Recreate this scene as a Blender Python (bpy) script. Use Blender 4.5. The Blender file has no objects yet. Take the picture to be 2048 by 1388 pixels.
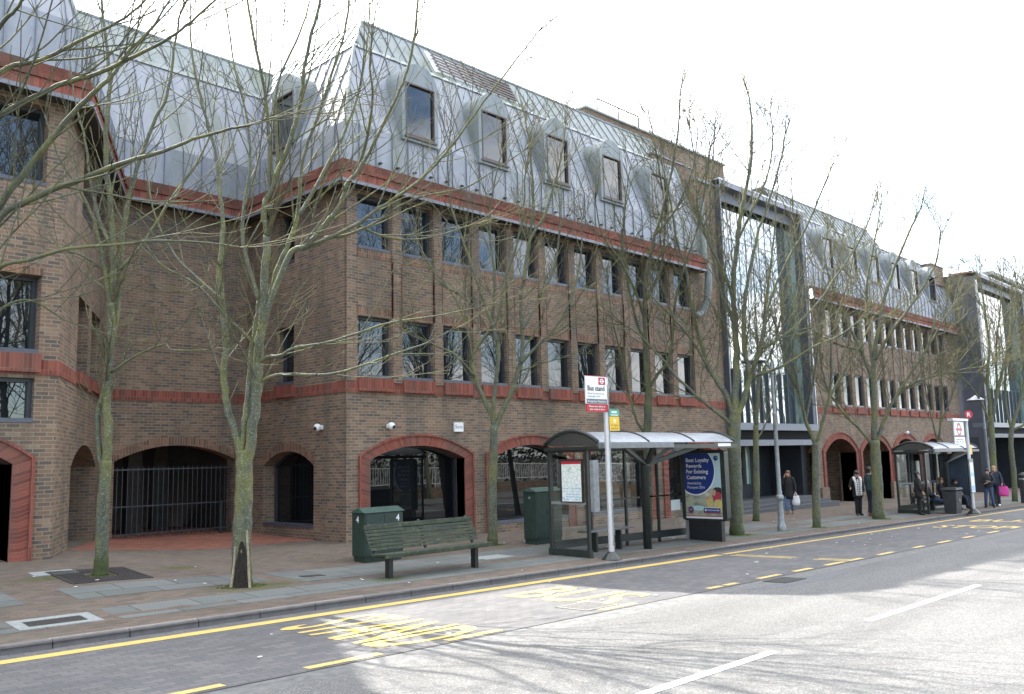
import bpy, bmesh, math, random
from mathutils import Vector, Matrix
R = math.radians
C = bpy.context.scene.collection
rnd = random.Random(7)

# ------------------------------------------------------------------ helpers
def lerp(a, b, t): return a + (b - a) * t
def sm(t):
    t = min(1, max(0, t)); return t * t * (3 - 2 * t)
def pave_z(x, y):
    return (.044 - .0156 * x + .013 * (y - 11.5)
            + .06 * math.exp(-((x - 12) / 5) ** 2) * min(1, max(0, (y - 15) / 3.6))
            + .3 * sm((10.5 - x) / 5) * min(1, max(0, (y - 12.5) / 5.5)))
def road_z(x, y): return -.056 - .0156 * x - .018 * (y - 11.5)

def tag(o, label=None, cat=None, group=None, kind=None):
    if label: o['label'] = label
    if cat: o['category'] = cat
    if group: o['group'] = group
    if kind: o['kind'] = kind
    return o
def thing(name, label, cat, loc, rotz=0, group=None):
    o = bpy.data.objects.new(name, None); C.objects.link(o)
    o.location = loc; o.rotation_euler = (0, 0, rotz); o.empty_display_size = .2
    return tag(o, label, cat, group)
def root_of(o):
    while o.parent: o = o.parent
    return o

class MB:
    """collects faces of one mesh"""
    def __init__(s): s.v = []; s.f = []; s.m = []; s.mi = 0; s.uvrot = False; s.fuv = {}
    def quad(s, a, b, c, d): s.poly([a, b, c, d])
    def poly(s, pts):
        n = len(s.v); s.v += [tuple(p) for p in pts]; s.f.append(tuple(range(n, n + len(pts)))); s.m.append(s.mi)
    def uquad(s, pts, uvs): s.fuv[len(s.f)] = uvs; s.poly(pts)
    def box(s, x0, y0, z0, x1, y1, z1):
        n = len(s.v)
        s.v += [(x0,y0,z0),(x1,y0,z0),(x1,y1,z0),(x0,y1,z0),(x0,y0,z1),(x1,y0,z1),(x1,y1,z1),(x0,y1,z1)]
        for f in ((0,3,2,1),(4,5,6,7),(0,1,5,4),(1,2,6,5),(2,3,7,6),(3,0,4,7)):
            s.f.append(tuple(n + i for i in f)); s.m.append(s.mi)
    def hexa(s, lo, hi):
        """lo, hi: rings of n points"""
        n = len(s.v); k = len(lo); s.v += [tuple(p) for p in lo] + [tuple(p) for p in hi]
        s.f.append(tuple(n + i for i in range(k))[::-1]); s.m.append(s.mi)
        s.f.append(tuple(n + k + i for i in range(k))); s.m.append(s.mi)
        for i in range(k):
            j = (i + 1) % k; s.f.append((n + i, n + j, n + k + j, n + k + i)); s.m.append(s.mi)
    def obox(s, c, u, hu, v, hv, w, hw):
        c = Vector(c); u = Vector(u) * hu; v = Vector(v) * hv; w = Vector(w) * hw
        s.hexa([c-u-v-w, c+u-v-w, c+u+v-w, c-u+v-w], [c-u-v+w, c+u-v+w, c+u+v+w, c-u+v+w])
    def bar(s, a, b, w, h=None):
        a = Vector(a); b = Vector(b); d = (b - a); L = d.length
        if L < 1e-6: return
        d /= L; up = Vector((0, 0, 1)) if abs(d.z) < .95 else Vector((0, 1, 0))
        u = d.cross(up).normalized(); v = u.cross(d)
        s.obox((a + b) / 2, u, w / 2, v, (h or w) / 2, d, L / 2)
    def tube(s, pts, rad, n=8, cap=True):
        m = len(pts); P = [Vector(p) for p in pts]
        if not hasattr(rad, '__len__'): rad = [rad] * m
        base = len(s.v); prev = None
        for i in range(m):
            t = (P[min(m - 1, i + 1)] - P[max(0, i - 1)]).normalized()
            if prev is None:
                ref = Vector((1, 0, 0)) if abs(t.x) < .8 else Vector((0, 1, 0)); u = t.cross(ref).normalized()
            else:
                u = (prev - t * prev.dot(t)); u = u.normalized() if u.length > 1e-5 else t.orthogonal().normalized()
            prev = u; w = t.cross(u); r = rad[i]
            for k in range(n):
                a = 2 * math.pi * k / n; q = P[i] + u * (math.cos(a) * r) + w * (math.sin(a) * r); s.v.append((q.x, q.y, q.z))
        for i in range(m - 1):
            for k in range(n):
                j = (k + 1) % n; b0 = base + i * n; s.f.append((b0 + k, b0 + j, b0 + n + j, b0 + n + k)); s.m.append(s.mi)
        if cap:
            s.f.append(tuple(base + k for k in range(n))[::-1]); s.m.append(s.mi)
            s.f.append(tuple(base + (m - 1) * n + k for k in range(n))); s.m.append(s.mi)
    def lathe(s, prof, n=16, c=(0, 0)):
        base = len(s.v)
        for r, z in prof:
            for k in range(n):
                a = 2 * math.pi * k / n; s.v.append((c[0] + r * math.cos(a), c[1] + r * math.sin(a), z))
        for i in range(len(prof) - 1):
            for k in range(n):
                j = (k + 1) % n; b0 = base + i * n; s.f.append((b0 + k, b0 + j, b0 + n + j, b0 + n + k)); s.m.append(s.mi)
        s.f.append(tuple(base + k for k in range(n))[::-1]); s.m.append(s.mi)
        s.f.append(tuple(base + (len(prof) - 1) * n + k for k in range(n))); s.m.append(s.mi)
    def sphere(s, c, r, n=10, m=6, sc=(1, 1, 1)):
        base = len(s.v)
        for i in range(m + 1):
            t = math.pi * i / m
            for k in range(n):
                a = 2 * math.pi * k / n
                s.v.append((c[0] + sc[0]*r*math.sin(t)*math.cos(a), c[1] + sc[1]*r*math.sin(t)*math.sin(a), c[2] - sc[2]*r*math.cos(t)))
        for i in range(m):
            for k in range(n):
                j = (k + 1) % n; b0 = base + i * n; s.f.append((b0 + k, b0 + j, b0 + n + j, b0 + n + k)); s.m.append(s.mi)
    def build(s, name, mat, parent=None, local=False, origin=None, smooth=False, uv=True, bevel=0, autosmooth=False):
        v = s.v
        org = None
        if parent is not None and not local: org = Vector(root_of(parent).location)
        elif origin is not None and not local: org = Vector(origin)
        me = bpy.data.meshes.new(name)
        if org is not None: v2 = [(p[0]-org[0], p[1]-org[1], p[2]-org[2]) for p in v]
        else: v2 = v
        me.from_pydata(v2, [], s.f)
        mats = mat if isinstance(mat, (list, tuple)) else [mat]
        for m in mats: me.materials.append(m)
        if len(mats) > 1: me.polygons.foreach_set('material_index', s.m)
        if uv:
            lay = me.uv_layers.new(name='UVMap'); data = [0.0] * (2 * len(me.loops))
            for p in me.polygons:
                n = p.normal
                if abs(n.z) > .75: tx, ty = None, None
                else:
                    l = math.hypot(n.x, n.y) or 1; tx, ty = -n.y / l, n.x / l
                if p.index in s.fuv:
                    for li, q in zip(p.loop_indices, s.fuv[p.index]): data[2*li], data[2*li+1] = q
                    continue
                for li in p.loop_indices:
                    q = v[me.loops[li].vertex_index]
                    if tx is None: a, b = q[0], q[1]
                    else: a, b = q[0] * tx + q[1] * ty, q[2]
                    if s.uvrot: a, b = b, a
                    data[2*li] = a; data[2*li+1] = b
            lay.data.foreach_set('uv', data)
        if smooth: me.polygons.foreach_set('use_smooth', [True] * len(me.polygons))
        me.update()
        o = bpy.data.objects.new(name, me); C.objects.link(o)
        if parent is not None: o.parent = parent
        elif origin is not None: o.location = origin
        if bevel:
            b = o.modifiers.new('bevel', 'BEVEL'); b.width = bevel; b.segments = 2; b.limit_method = 'ANGLE'
        if autosmooth:
            me.polygons.foreach_set('use_smooth', [True] * len(me.polygons))
            w = o.modifiers.new('wn', 'WEIGHTED_NORMAL') if False else None
            try: me.set_sharp_from_angle(angle=R(40))
            except Exception: pass
        return o

class Panel:
    """flat sign in the world: O lower-left corner, U right, N outward"""
    def __init__(s, O, U, N): s.O = Vector(O); s.U = Vector(U).normalized(); s.N = Vector(N).normalized(); s.W = Vector((0, 0, 1)); s.W = s.N.cross(s.U).normalized()
    def P(s, u, w, d=0): return s.O + s.U * u + s.W * w + s.N * d
    def rect(s, mb, u0, w0, u1, w1, d0, d1):
        mb.hexa([s.P(u0,w0,d0), s.P(u1,w0,d0), s.P(u1,w1,d0), s.P(u0,w1,d0)], [s.P(u0,w0,d1), s.P(u1,w0,d1), s.P(u1,w1,d1), s.P(u0,w1,d1)])
    def shape(s, mb, pts, d0, d1): mb.hexa([s.P(a, b, d0) for a, b in pts], [s.P(a, b, d1) for a, b in pts])
    def disc(s, mb, u, w, r, d0, d1, n=28, r2=None):
        r2 = r2 or r; s.shape(mb, [(u + r*math.cos(2*math.pi*k/n), w + r2*math.sin(2*math.pi*k/n)) for k in range(n)], d0, d1)
    def ring(s, mb, u, w, r0, r1, d0, d1, n=28):
        for k in range(n):
            a, b = 2*math.pi*k/n, 2*math.pi*(k+1)/n
            s.shape(mb, [(u+r0*math.cos(a), w+r0*math.sin(a)), (u+r1*math.cos(a), w+r1*math.sin(a)), (u+r1*math.cos(b), w+r1*math.sin(b)), (u+r0*math.cos(b), w+r0*math.sin(b))], d0, d1)
_tc = {}
def glyphs(txt):
    if txt in _tc: return _tc[txt]
    cu = bpy.data.curves.new('t', 'FONT'); cu.body = txt; cu.size = 1; cu.resolution_u = 3
    o = bpy.data.objects.new('t', cu); C.objects.link(o); bpy.context.view_layer.update()
    me = bpy.data.meshes.new_from_object(o.evaluated_get(bpy.context.evaluated_depsgraph_get()))
    V = [tuple(v.co) for v in me.vertices]; F = [tuple(p.vertices) for p in me.polygons]
    bpy.data.objects.remove(o); bpy.data.curves.remove(cu); bpy.data.meshes.remove(me)
    x0 = min(v[0] for v in V); x1 = max(v[0] for v in V)
    _tc[txt] = ([(v[0]-x0, v[1]) for v in V], F, x1 - x0); return _tc[txt]
def letters(mb, panel, txt, u, w, h, d, width=None, bold=0):
    """cap height h, left edge u, baseline w; width squeezes the line"""
    V, F, L = glyphs(txt); k = h / .69; kx = (width / L) if width else k
    offs = [(0, 0)] if not bold else [(-bold, 0), (bold, 0), (0, bold), (0, -bold), (0, 0)]
    for i, (ox, oy) in enumerate(offs):
        n = len(mb.v); mb.v += [tuple(panel.P(u + a*kx + ox, w + b*k + oy, d + i * .0003)) for a, b in V]
        for f in F: mb.f.append(tuple(n + j for j in f)); mb.m.append(mb.mi)

# ------------------------------------------------------------------ materials
def nt(name):
    m = bpy.data.materials.new(name); m.use_nodes = True; t = m.node_tree; t.nodes.clear()
    out = t.nodes.new('ShaderNodeOutputMaterial'); b = t.nodes.new('ShaderNodeBsdfPrincipled'); t.links.new(b.outputs[0], out.inputs[0])
    return m, t, b, out
def N(t, typ, **kw):
    n = t.nodes.new('ShaderNode' + typ)
    for k, v in kw.items():
        if k.startswith('_'): setattr(n, k[1:], v)
    return n
def noise(t, vec, scale, detail=4, rough=.55, dim='3D'):
    n = N(t, 'TexNoise'); n.noise_dimensions = dim; n.inputs['Scale'].default_value = scale; n.inputs['Detail'].default_value = detail; n.inputs['Roughness'].default_value = rough
    if vec is not None: t.links.new(vec, n.inputs['Vector'])
    return n.outputs['Fac']
def ramp(t, fac, stops, interp='LINEAR'):
    n = N(t, 'ValToRGB'); cr = n.color_ramp; cr.interpolation = interp
    while len(cr.elements) < len(stops): cr.elements.new(.5)
    for e, (p, c) in zip(cr.elements, stops):
        e.position = p; e.color = (c[0], c[1], c[2], 1) if hasattr(c, '__len__') else (c, c, c, 1)
    t.links.new(fac, n.inputs[0]); return n.outputs[0]
def mix(t, fac, a, b, mode='MIX'):
    n = N(t, 'Mix'); n.data_type = 'RGBA'; n.blend_type = mode; n.clamp_factor = True
    for s, v in ((0, fac), (6, a), (7, b)):
        if isinstance(v, (int, float)): n.inputs[s].default_value = v if s == 0 else (v, v, v, 1)
        elif isinstance(v, tuple): n.inputs[s].default_value = (v[0], v[1], v[2], 1)
        else: t.links.new(v, n.inputs[s])
    return n.outputs[2]
def math_(t, op, a, b=0.0, c=None):
    n = N(t, 'Math'); n.operation = op
    for i, v in enumerate((a, b) if c is None else (a, b, c)):
        if isinstance(v, (int, float)): n.inputs[i].default_value = v
        else: t.links.new(v, n.inputs[i])
    return n.outputs[0]
def bump(t, b, h, strength, dist):
    n = N(t, 'Bump'); n.inputs['Strength'].default_value = strength; n.inputs['Distance'].default_value = dist
    t.links.new(h, n.inputs['Height']); t.links.new(n.outputs[0], b.inputs['Normal'])
def uvn(t): return N(t, 'TexCoord').outputs['UV']
def objn(t): return N(t, 'TexCoord').outputs['Object']
def mapping(t, vec, scale=(1,1,1), rot=(0,0,0), loc=(0,0,0)):
    n = N(t, 'Mapping'); n.inputs['Scale'].default_value = scale; n.inputs['Rotation'].default_value = rot; n.inputs['Location'].default_value = loc
    t.links.new(vec, n.inputs['Vector']); return n.outputs[0]

def flat(name, col, rough=.5, metal=0, var=.15, vscale=6, spec=.5, bumpy=0):
    m, t, b, _ = nt(name); o = objn(t); f = noise(t, o, vscale, 5)
    k0 = 1 - var; k1 = 1 + var
    c = ramp(t, f, [(.3, tuple(x*k0 for x in col)), (.7, tuple(min(1, x*k1) for x in col))])
    t.links.new(c, b.inputs['Base Color']); b.inputs['Roughness'].default_value = rough; b.inputs['Metallic'].default_value = metal
    b.inputs['Specular IOR Level'].default_value = spec
    if bumpy: bump(t, b, noise(t, o, 40, 3), .4, bumpy)
    return m

def brick(name, stops, mortar, bw=.235, rh=.0775, ms=.007, off=.5, dirt=(.09,.085,.07), moss=0, bstr=.6, rot=0, large=.35):
    m, t, b, _ = nt(name); uv = uvn(t)
    if rot: uv = mapping(t, uv, rot=(0, 0, rot))
    k = N(t, 'TexBrick'); k.offset = off; k.offset_frequency = 2; k.squash = 1
    for n_, v in (('Scale', 1), ('Mortar Size', ms), ('Mortar Smooth', .15), ('Bias', 0), ('Brick Width', bw), ('Row Height', rh)): k.inputs[n_].default_value = v
    k.inputs['Color1'].default_value = (0, 0, 0, 1); k.inputs['Color2'].default_value = (1, 1, 1, 1); k.inputs['Mortar'].default_value = (.5, .5, .5, 1)
    t.links.new(uv, k.inputs['Vector'])
    sep = N(t, 'SeparateColor'); t.links.new(k.outputs['Color'], sep.inputs[0])
    o = N(t, 'NewGeometry').outputs['Position']
    big = noise(t, o, .55, 5, .6); mid = noise(t, o, 3.1, 4, .6); fine = noise(t, o, 60, 3)
    f = math_(t, 'ADD', sep.outputs[0], math_(t, 'MULTIPLY', math_(t, 'SUBTRACT', mid, .5), .5))
    c = ramp(t, f, stops)
    c = mix(t, .5, c, ramp(t, fine, [(.25, .6), (.75, 1.35)]), 'MULTIPLY')
    c = mix(t, k.outputs['Fac'], c, mortar)
    c = mix(t, large, c, ramp(t, big, [(.3, .55), (.7, 1.35)]), 'MULTIPLY')
    st = noise(t, mapping(t, o, scale=(1.3, 1.3, .18)), 1.2, 5, .65)
    c = mix(t, ramp(t, st, [(.48, 0), (.74, .7)]), c, dirt)
    if moss:
        g = noise(t, o, .9, 6, .7); c = mix(t, ramp(t, g, [(.52, 0), (.72, moss*.6)]), c, (.10, .105, .05))
        for (px, py, rr) in MOSSY if moss > .3 else ():
            d = N(t, 'VectorMath'); d.operation = 'DISTANCE'; t.links.new(mapping(t, o, scale=(.45, 1, 0)), d.inputs[0]); d.inputs[1].default_value = (px*.45, py, 0)
            k2 = math_(t, 'ADD', math_(t, 'MULTIPLY', d.outputs['Value'], -1/rr), math_(t, 'ADD', math_(t, 'MULTIPLY', noise(t, o, 6, 6, .75), 1.6), .05))
            c = mix(t, ramp(t, k2, [(.25, 0), (.75, .85)]), c, (.085, .10, .03))
    t.links.new(c, b.inputs['Base Color']); b.inputs['Roughness'].default_value = .9; b.inputs['Specular IOR Level'].default_value = .25
    h = math_(t, 'ADD', math_(t, 'MULTIPLY', k.outputs['Fac'], -1.0), math_(t, 'MULTIPLY', fine, .5))
    bump(t, b, h, bstr, .006)
    return m
M = {}
MOSSY = [(7.7, 13.6, .75), (9.9, 12.8, .45), (5.2, 15.9, .5), (7.6, 16.2, .45), (22.4, 12.8, .8), (31.6, 12.6, .7), (26.5, 12.5, .5), (15.6, 15.8, .5), (15.0, 12.9, .4), (24.5, 12.6, .4)]
BST = [(.0, (.11,.092,.078)), (.16, (.135,.105,.087)), (.32, (.175,.12,.09)), (.5, (.198,.132,.093)), (.72, (.22,.143,.099)), (.88, (.245,.156,.107)), (1, (.265,.195,.137))]
M['brick'] = brick('multi_stock_brick', BST, (.275, .23, .17), ms=.009)
M['soldier'] = brick('brown_soldier_brick', [(0, (.12,.07,.05)), (.5, (.2,.11,.07)), (1, (.28,.15,.095))], (.27,.22,.17), bw=.0775, rh=.235, off=0)
REDS = [(0, (.165,.05,.037)), (.45, (.235,.068,.048)), (1, (.295,.095,.068))]
M['red'] = brick('red_soldier_brick', REDS, (.25,.13,.10), bw=.0775, rh=.30, off=0, large=.3, ms=.006)
M['redc'] = brick('red_course_brick', REDS, (.25,.13,.10), bw=.235, rh=.0775, large=.3, ms=.006)
M['redtile'] = brick('red_moulded_tile', [(0, (.12,.045,.035)), (.5, (.165,.058,.042)), (1, (.20,.07,.05))], (.10,.05,.04), bw=.235, rh=.30, off=0, large=.5, moss=.25)
M['pavers'] = brick('brown_paving_brick', [(0, (.12,.10,.085)), (.5, (.155,.12,.098)), (1, (.19,.143,.115))], (.12,.105,.085), bw=.21, rh=.105, ms=.006, moss=.5, dirt=(.15,.14,.115), bstr=.35)
M['redpavers'] = brick('red_paving_brick', [(0, (.24,.10,.07)), (.5, (.32,.125,.085)), (1, (.36,.16,.11))], (.15,.09,.07), bw=.21, rh=.105, ms=.006, dirt=(.17,.11,.085), bstr=.35)
M['slabs'] = brick('grey_paving_slab', [(0, (.132,.143,.138)), (.5, (.153,.164,.157)), (1, (.178,.187,.178))], (.06,.063,.055), bw=.9, rh=.6, ms=.012, off=.5, dirt=(.16,.165,.15), moss=.45, bstr=.25, large=.3)
M['blocks'] = brick('grey_road_block', [(0, (.125,.123,.125)), (.5, (.148,.144,.144)), (1, (.175,.168,.165))], (.09,.09,.09), bw=.24, rh=.12, ms=.006, off=.5, dirt=(.11,.11,.115), bstr=.5, rot=R(0), large=.3)

def asphalt():
    m, t, b, _ = nt('worn_asphalt'); o = N(t, 'NewGeometry').outputs['Position']
    f1 = noise(t, o, 90, 2, .6); f2 = noise(t, mapping(t, o, scale=(.22, 1.6, 1)), .7, 5, .6); f3 = noise(t, o, 14, 4)
    v = N(t, 'TexVoronoi'); v.inputs['Scale'].default_value = 75; t.links.new(o, v.inputs['Vector'])
    sep = N(t, 'SeparateColor'); t.links.new(v.outputs['Color'], sep.inputs[0])
    c = ramp(t, sep.outputs[0], [(0, (.105,.105,.105)), (.45, (.143,.142,.138)), (.75, (.175,.172,.165)), (1, (.24,.236,.225))])
    c = mix(t, .75, c, ramp(t, f2, [(.3, .72), (.55, 1.05), (.75, 1.15)]), 'MULTIPLY'); c = mix(t, .35, c, ramp(t, f3, [(.3, .7), (.7, 1.25)]), 'MULTIPLY')
    t.links.new(c, b.inputs['Base Color']); b.inputs['Roughness'].default_value = .75; b.inputs['Specular IOR Level'].default_value = .35
    bump(t, b, math_(t, 'ADD', sep.outputs[0], f1), .7, .006); return m
M['asphalt'] = asphalt()
M['patch'] = flat('dark_tarmac_patch', (.13,.13,.135), .85, 0, .3, 30)
def paint(name, col, wear):
    m, t, b, _ = nt(name); o = N(t, 'NewGeometry').outputs['Position']
    f = noise(t, o, 22, 6, .7); g = noise(t, o, 2.2, 3)
    k = math_(t, 'ADD', f, math_(t, 'MULTIPLY', math_(t, 'SUBTRACT', g, .5), .35))
    c = mix(t, ramp(t, k, [(wear, 0), (wear + .1, .8)]), col, (.19,.185,.175))
    t.links.new(c, b.inputs['Base Color']); b.inputs['Roughness'].default_value = .7; return m
M['yellow'] = paint('worn_yellow_paint', (.66,.47,.14), .6)
M['yellow2'] = paint('faded_yellow_paint', (.62,.46,.16), .54)
M['white'] = paint('worn_white_paint', (.66,.66,.64), .62)
M['kerb'] = flat('granite_kerb', (.15,.14,.135), .85, 0, .14, 9)
M['iron'] = flat('cast_iron', (.055,.052,.05), .7, .3, .4, 30)
M['grate'] = flat('worn_grate_iron', (.27,.26,.245), .6, .3, .3, 30)
M['concrete'] = flat('pale_concrete', (.30,.32,.31), .9, 0, .15, 20)
M['step'] = flat('dark_step_stone', (.085,.088,.095), .7, 0, .2, 15)
M['moss'] = flat('green_moss', (.075,.09,.03), 1, 0, .5, 60, .1, .02)

def zinc(name, col, dark, moss):
    m, t, b, _ = nt(name); o = N(t, 'NewGeometry').outputs['Position']
    f = noise(t, mapping(t, o, scale=(2.6, 2.6, .3)), 1.1, 5, .6); g = noise(t, o, .5, 4); h = noise(t, o, 8, 4)
    c = ramp(t, f, [(.3, dark), (.5, col), (.75, tuple(min(1, x*1.1) for x in col))])
    c = mix(t, .3, c, ramp(t, h, [(.3, .75), (.7, 1.2)]), 'MULTIPLY')
    if moss:
        k = math_(t, 'MULTIPLY', ramp(t, noise(t, mapping(t, o, scale=(.8, .8, .2)), .8, 5, .65), [(.5, 0), (.68, 1)]), moss)
        c = mix(t, k, c, (.11,.135,.06))
    t.links.new(c, b.inputs['Base Color']); b.inputs['Metallic'].default_value = .15
    t.links.new(ramp(t, h, [(.3, .48), (.7, .6)]), b.inputs['Roughness'])
    bump(t, b, g, .2, .08); return m
M['zinc'] = zinc('weathered_zinc', (.275,.288,.318), (.235,.248,.275), .5)
M['zincg'] = zinc('mossy_zinc', (.225,.248,.24), (.19,.212,.203), .95)
M['zincd'] = zinc('dormer_zinc', (.21,.235,.238), (.165,.188,.188), .4)
M['flash'] = flat('bright_lead_flashing', (.42,.44,.47), .35, .4, .2, 12)
M['seam'] = flat('zinc_seam', (.20,.215,.24), .45, .4, .15, 5)
M['frame'] = flat('dark_grey_window_metal', (.05,.055,.064), .4, .2, .12, 5)
M['sillm'] = flat('grey_sill_metal', (.10,.11,.135), .4, .3, .12, 5)
M['brownframe'] = flat('brown_dormer_frame', (.085,.062,.055), .5, 0, .2, 8)
M['lip'] = flat('grey_eaves_trim', (.19,.195,.225), .5, .2, .12, 5)
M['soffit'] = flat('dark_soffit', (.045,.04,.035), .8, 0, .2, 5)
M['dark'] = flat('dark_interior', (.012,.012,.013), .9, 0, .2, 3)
M['slate'] = flat('slate_grey_cladding', (.075,.085,.105), .45, .2, .12, 2)
M['slatel'] = flat('light_grey_fascia', (.15,.165,.20), .4, .3, .08, 3)
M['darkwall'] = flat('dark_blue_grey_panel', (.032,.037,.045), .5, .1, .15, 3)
M['edge'] = flat('pale_metal_edge', (.55,.57,.6), .35, .4, .08, 4)
def glass(name, col, ior, rough=.015, wav=.0015):
    m, t, b, _ = nt(name); o = N(t, 'NewGeometry').outputs['Position']
    b.inputs['Base Color'].default_value = (*col, 1); b.inputs['Roughness'].default_value = rough; b.inputs['IOR'].default_value = ior
    bump(t, b, noise(t, o, 1.1, 2), .25, wav * 10); return m
M['pane'] = glass('window_glass', (.010,.013,.016), 1.85, .012, .0008)
M['shopglass'] = glass('dark_tinted_glass', (.007,.008,.009), 1.55, .01, .0003)
M['towerglass'] = glass('green_curtain_glass', (.05,.085,.08), 5.0)
M['finglass'] = glass('green_fin_glass', (.20,.31,.27), 1.8)
def clear(name, tint=(.93,.97,.95), refl=.09):
    m = bpy.data.materials.new(name); m.use_nodes = True; t = m.node_tree; t.nodes.clear()
    out = t.nodes.new('ShaderNodeOutputMaterial'); tr = N(t, 'BsdfTransparent'); tr.inputs[0].default_value = (*tint, 1)
    g = N(t, 'BsdfGlossy'); g.inputs['Roughness'].default_value = .02; fr = N(t, 'Fresnel'); fr.inputs[0].default_value = 1.5
    mx = N(t, 'MixShader'); t.links.new(math_(t, 'ADD', fr.outputs[0], refl * .3), mx.inputs[0]); t.links.new(tr.outputs[0], mx.inputs[1]); t.links.new(g.outputs[0], mx.inputs[2]); t.links.new(mx.outputs[0], out.inputs[0])
    return m
M['clear'] = clear('shelter_glass')
M['frost'] = flat('grey_acrylic_roof', (.38,.40,.43), .25, 0, .12, 3)
M['shelter'] = flat('dark_green_grey_paint', (.028,.034,.032), .35, .1, .2, 10)
M['shelterg'] = flat('mid_grey_metal', (.16,.17,.18), .4, .3, .15, 8)
M['steel'] = flat('brushed_steel', (.5,.51,.52), .35, .7, .1, 6)
M['galv'] = flat('galvanised_grey', (.27,.29,.30), .5, .4, .2, 8)
M['polew'] = flat('pale_grey_pole', (.55,.56,.57), .4, .3, .08, 8)
M['cabinet'] = flat('dark_green_cabinet_paint', (.022,.043,.034), .45, 0, .22, 9)
M['cabtop'] = flat('pale_green_cabinet_top', (.04,.078,.062), .5, 0, .3, 12)
def oldwood():
    m, t, b, _ = nt('mossy_green_timber'); o = objn(t)
    f = noise(t, mapping(t, o, scale=(1.2, 8, 8)), 3, 5, .65); g = noise(t, o, 9, 6, .75)
    c = ramp(t, f, [(.3, (.014,.021,.016)), (.55, (.034,.045,.03)), (.8, (.075,.085,.055))])
    c = mix(t, ramp(t, g, [(.52, 0), (.68, .65)]), c, (.11,.13,.035)); c = mix(t, ramp(t, noise(t, o, 23, 4, .7), [(.64, 0), (.72, .8)]), c, (.36,.37,.27))
    t.links.new(c, b.inputs['Base Color']); b.inputs['Roughness'].default_value = .85; bump(t, b, f, .5, .01); return m
M['wood'] = oldwood()
M['blackp'] = flat('black_paint', (.018,.019,.02), .4, 0, .2, 10)
M['bin'] = flat('dark_grey_bin', (.035,.038,.042), .5, 0, .25, 8)
M['signw'] = flat('white_sign_enamel', (.78,.78,.78), .4, 0, .05, 3)
M['signr'] = flat('red_sign_enamel', (.42,.02,.035), .4, 0, .08, 3)
M['signg'] = flat('slate_sign_enamel', (.12,.135,.16), .4, 0, .08, 3)
M['signk'] = flat('black_sign_ink', (.02,.02,.022), .5, 0, 0, 3)
M['signy'] = flat('yellow_sign_enamel', (.72,.46,.02), .4, 0, .06, 3)
M['signgn'] = flat('teal_sign_enamel', (.06,.35,.25), .4, 0, .06, 3)
M['signb'] = flat('blue_sign_ink', (.30,.52,.72), .4, 0, .06, 3)
M['paper'] = flat('paper', (.74,.77,.75), .6, 0, .05, 4)
M['padb'] = flat('poster_navy', (.012,.035,.20), .4, 0, .06, 3)
M['plight'] = flat('poster_pale_blue', (.46,.62,.63), .4, 0, .06, 2)
M['pmaroon'] = flat('poster_plum', (.11,.045,.12), .4, 0, .06, 2)
def beach():
    m, t, b, _ = nt('poster_beach_print'); o = objn(t); f = noise(t, mapping(t, o, scale=(1, 3, 6)), 1.6, 5, .6)
    c = ramp(t, f, [(.25, (.10,.14,.13)), (.42, (.25,.30,.24)), (.55, (.45,.42,.30)), (.7, (.36,.44,.40)), (.85, (.58,.60,.52))])
    t.links.new(c, b.inputs['Base Color']); b.inputs['Roughness'].default_value = .4; return m
M['beach'] = beach()
M['pred'] = flat('poster_red', (.42,.05,.07), .5, 0, .15, 12); M['pyel'] = flat('poster_straw_yellow', (.58,.47,.16), .5, 0, .2, 12)
M['phair'] = flat('poster_dark_hair', (.035,.028,.028), .5, 0, .2, 12); M['pskin'] = flat('poster_skin', (.52,.33,.24), .5, 0, .1, 12); M['pcream'] = flat('poster_cream', (.62,.58,.42), .5, 0, .15, 12)
def mapprint():
    m, t, b, _ = nt('map_print'); o = objn(t)
    v = N(t, 'TexVoronoi'); v.feature = 'DISTANCE_TO_EDGE'; v.inputs['Scale'].default_value = 9; t.links.new(o, v.inputs['Vector'])
    c = ramp(t, v.outputs['Distance'], [(.0, (.42,.46,.52)), (.03, (.5,.56,.55)), (.05, (.74,.78,.73))])
    c = mix(t, ramp(t, noise(t, o, 5, 3), [(.55, 0), (.6, .35)]), c, (.45,.62,.45))
    t.links.new(c, b.inputs['Base Color']); b.inputs['Roughness'].default_value = .4; return m
M['map'] = mapprint()
def bark(name, base, alg, lich):
    m, t, b, _ = nt(name); o = N(t, 'NewGeometry').outputs['Position']; nrm = N(t, 'NewGeometry').outputs['Normal']
    f = noise(t, mapping(t, o, scale=(1, 1, .45)), 3.2, 6, .65); g = noise(t, o, 9, 6, .7); h = noise(t, o, 34, 4, .7)
    c = ramp(t, g, [(.3, tuple(x*.55 for x in base)), (.55, base), (.8, tuple(x*1.35 for x in base))])
    c = mix(t, ramp(t, f, [(.46, 0), (.6, alg)]), c, (.155,.155,.045))
    c = mix(t, ramp(t, h, [(.55, 0), (.62, lich)]), c, (.29,.325,.25))
    c = mix(t, ramp(t, noise(t, o, 4.5, 5, .7), [(.6, 0), (.72, .75)]), c, (.05,.06,.035))
    oz = N(t, 'SeparateXYZ'); t.links.new(objn(t), oz.inputs[0])
    ft = math_(t, 'ADD', math_(t, 'MULTIPLY', oz.outputs[2], -1.6), math_(t, 'MULTIPLY', noise(t, o, 5, 5, .7), 1.5))
    c = mix(t, ramp(t, ft, [(.12, 0), (.55, .85)]), c, (.055,.075,.02))
    t.links.new(c, b.inputs['Base Color']); b.inputs['Roughness'].default_value = .8; b.inputs['Specular IOR Level'].default_value = .4
    bump(t, b, math_(t, 'ADD', g, h), .6, .015); return m
M['bark'] = bark('green_mottled_bark', (.105,.112,.08), .75, .65)
M['bark2'] = bark('grey_green_bark', (.075,.082,.055), .55, .25)
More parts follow.
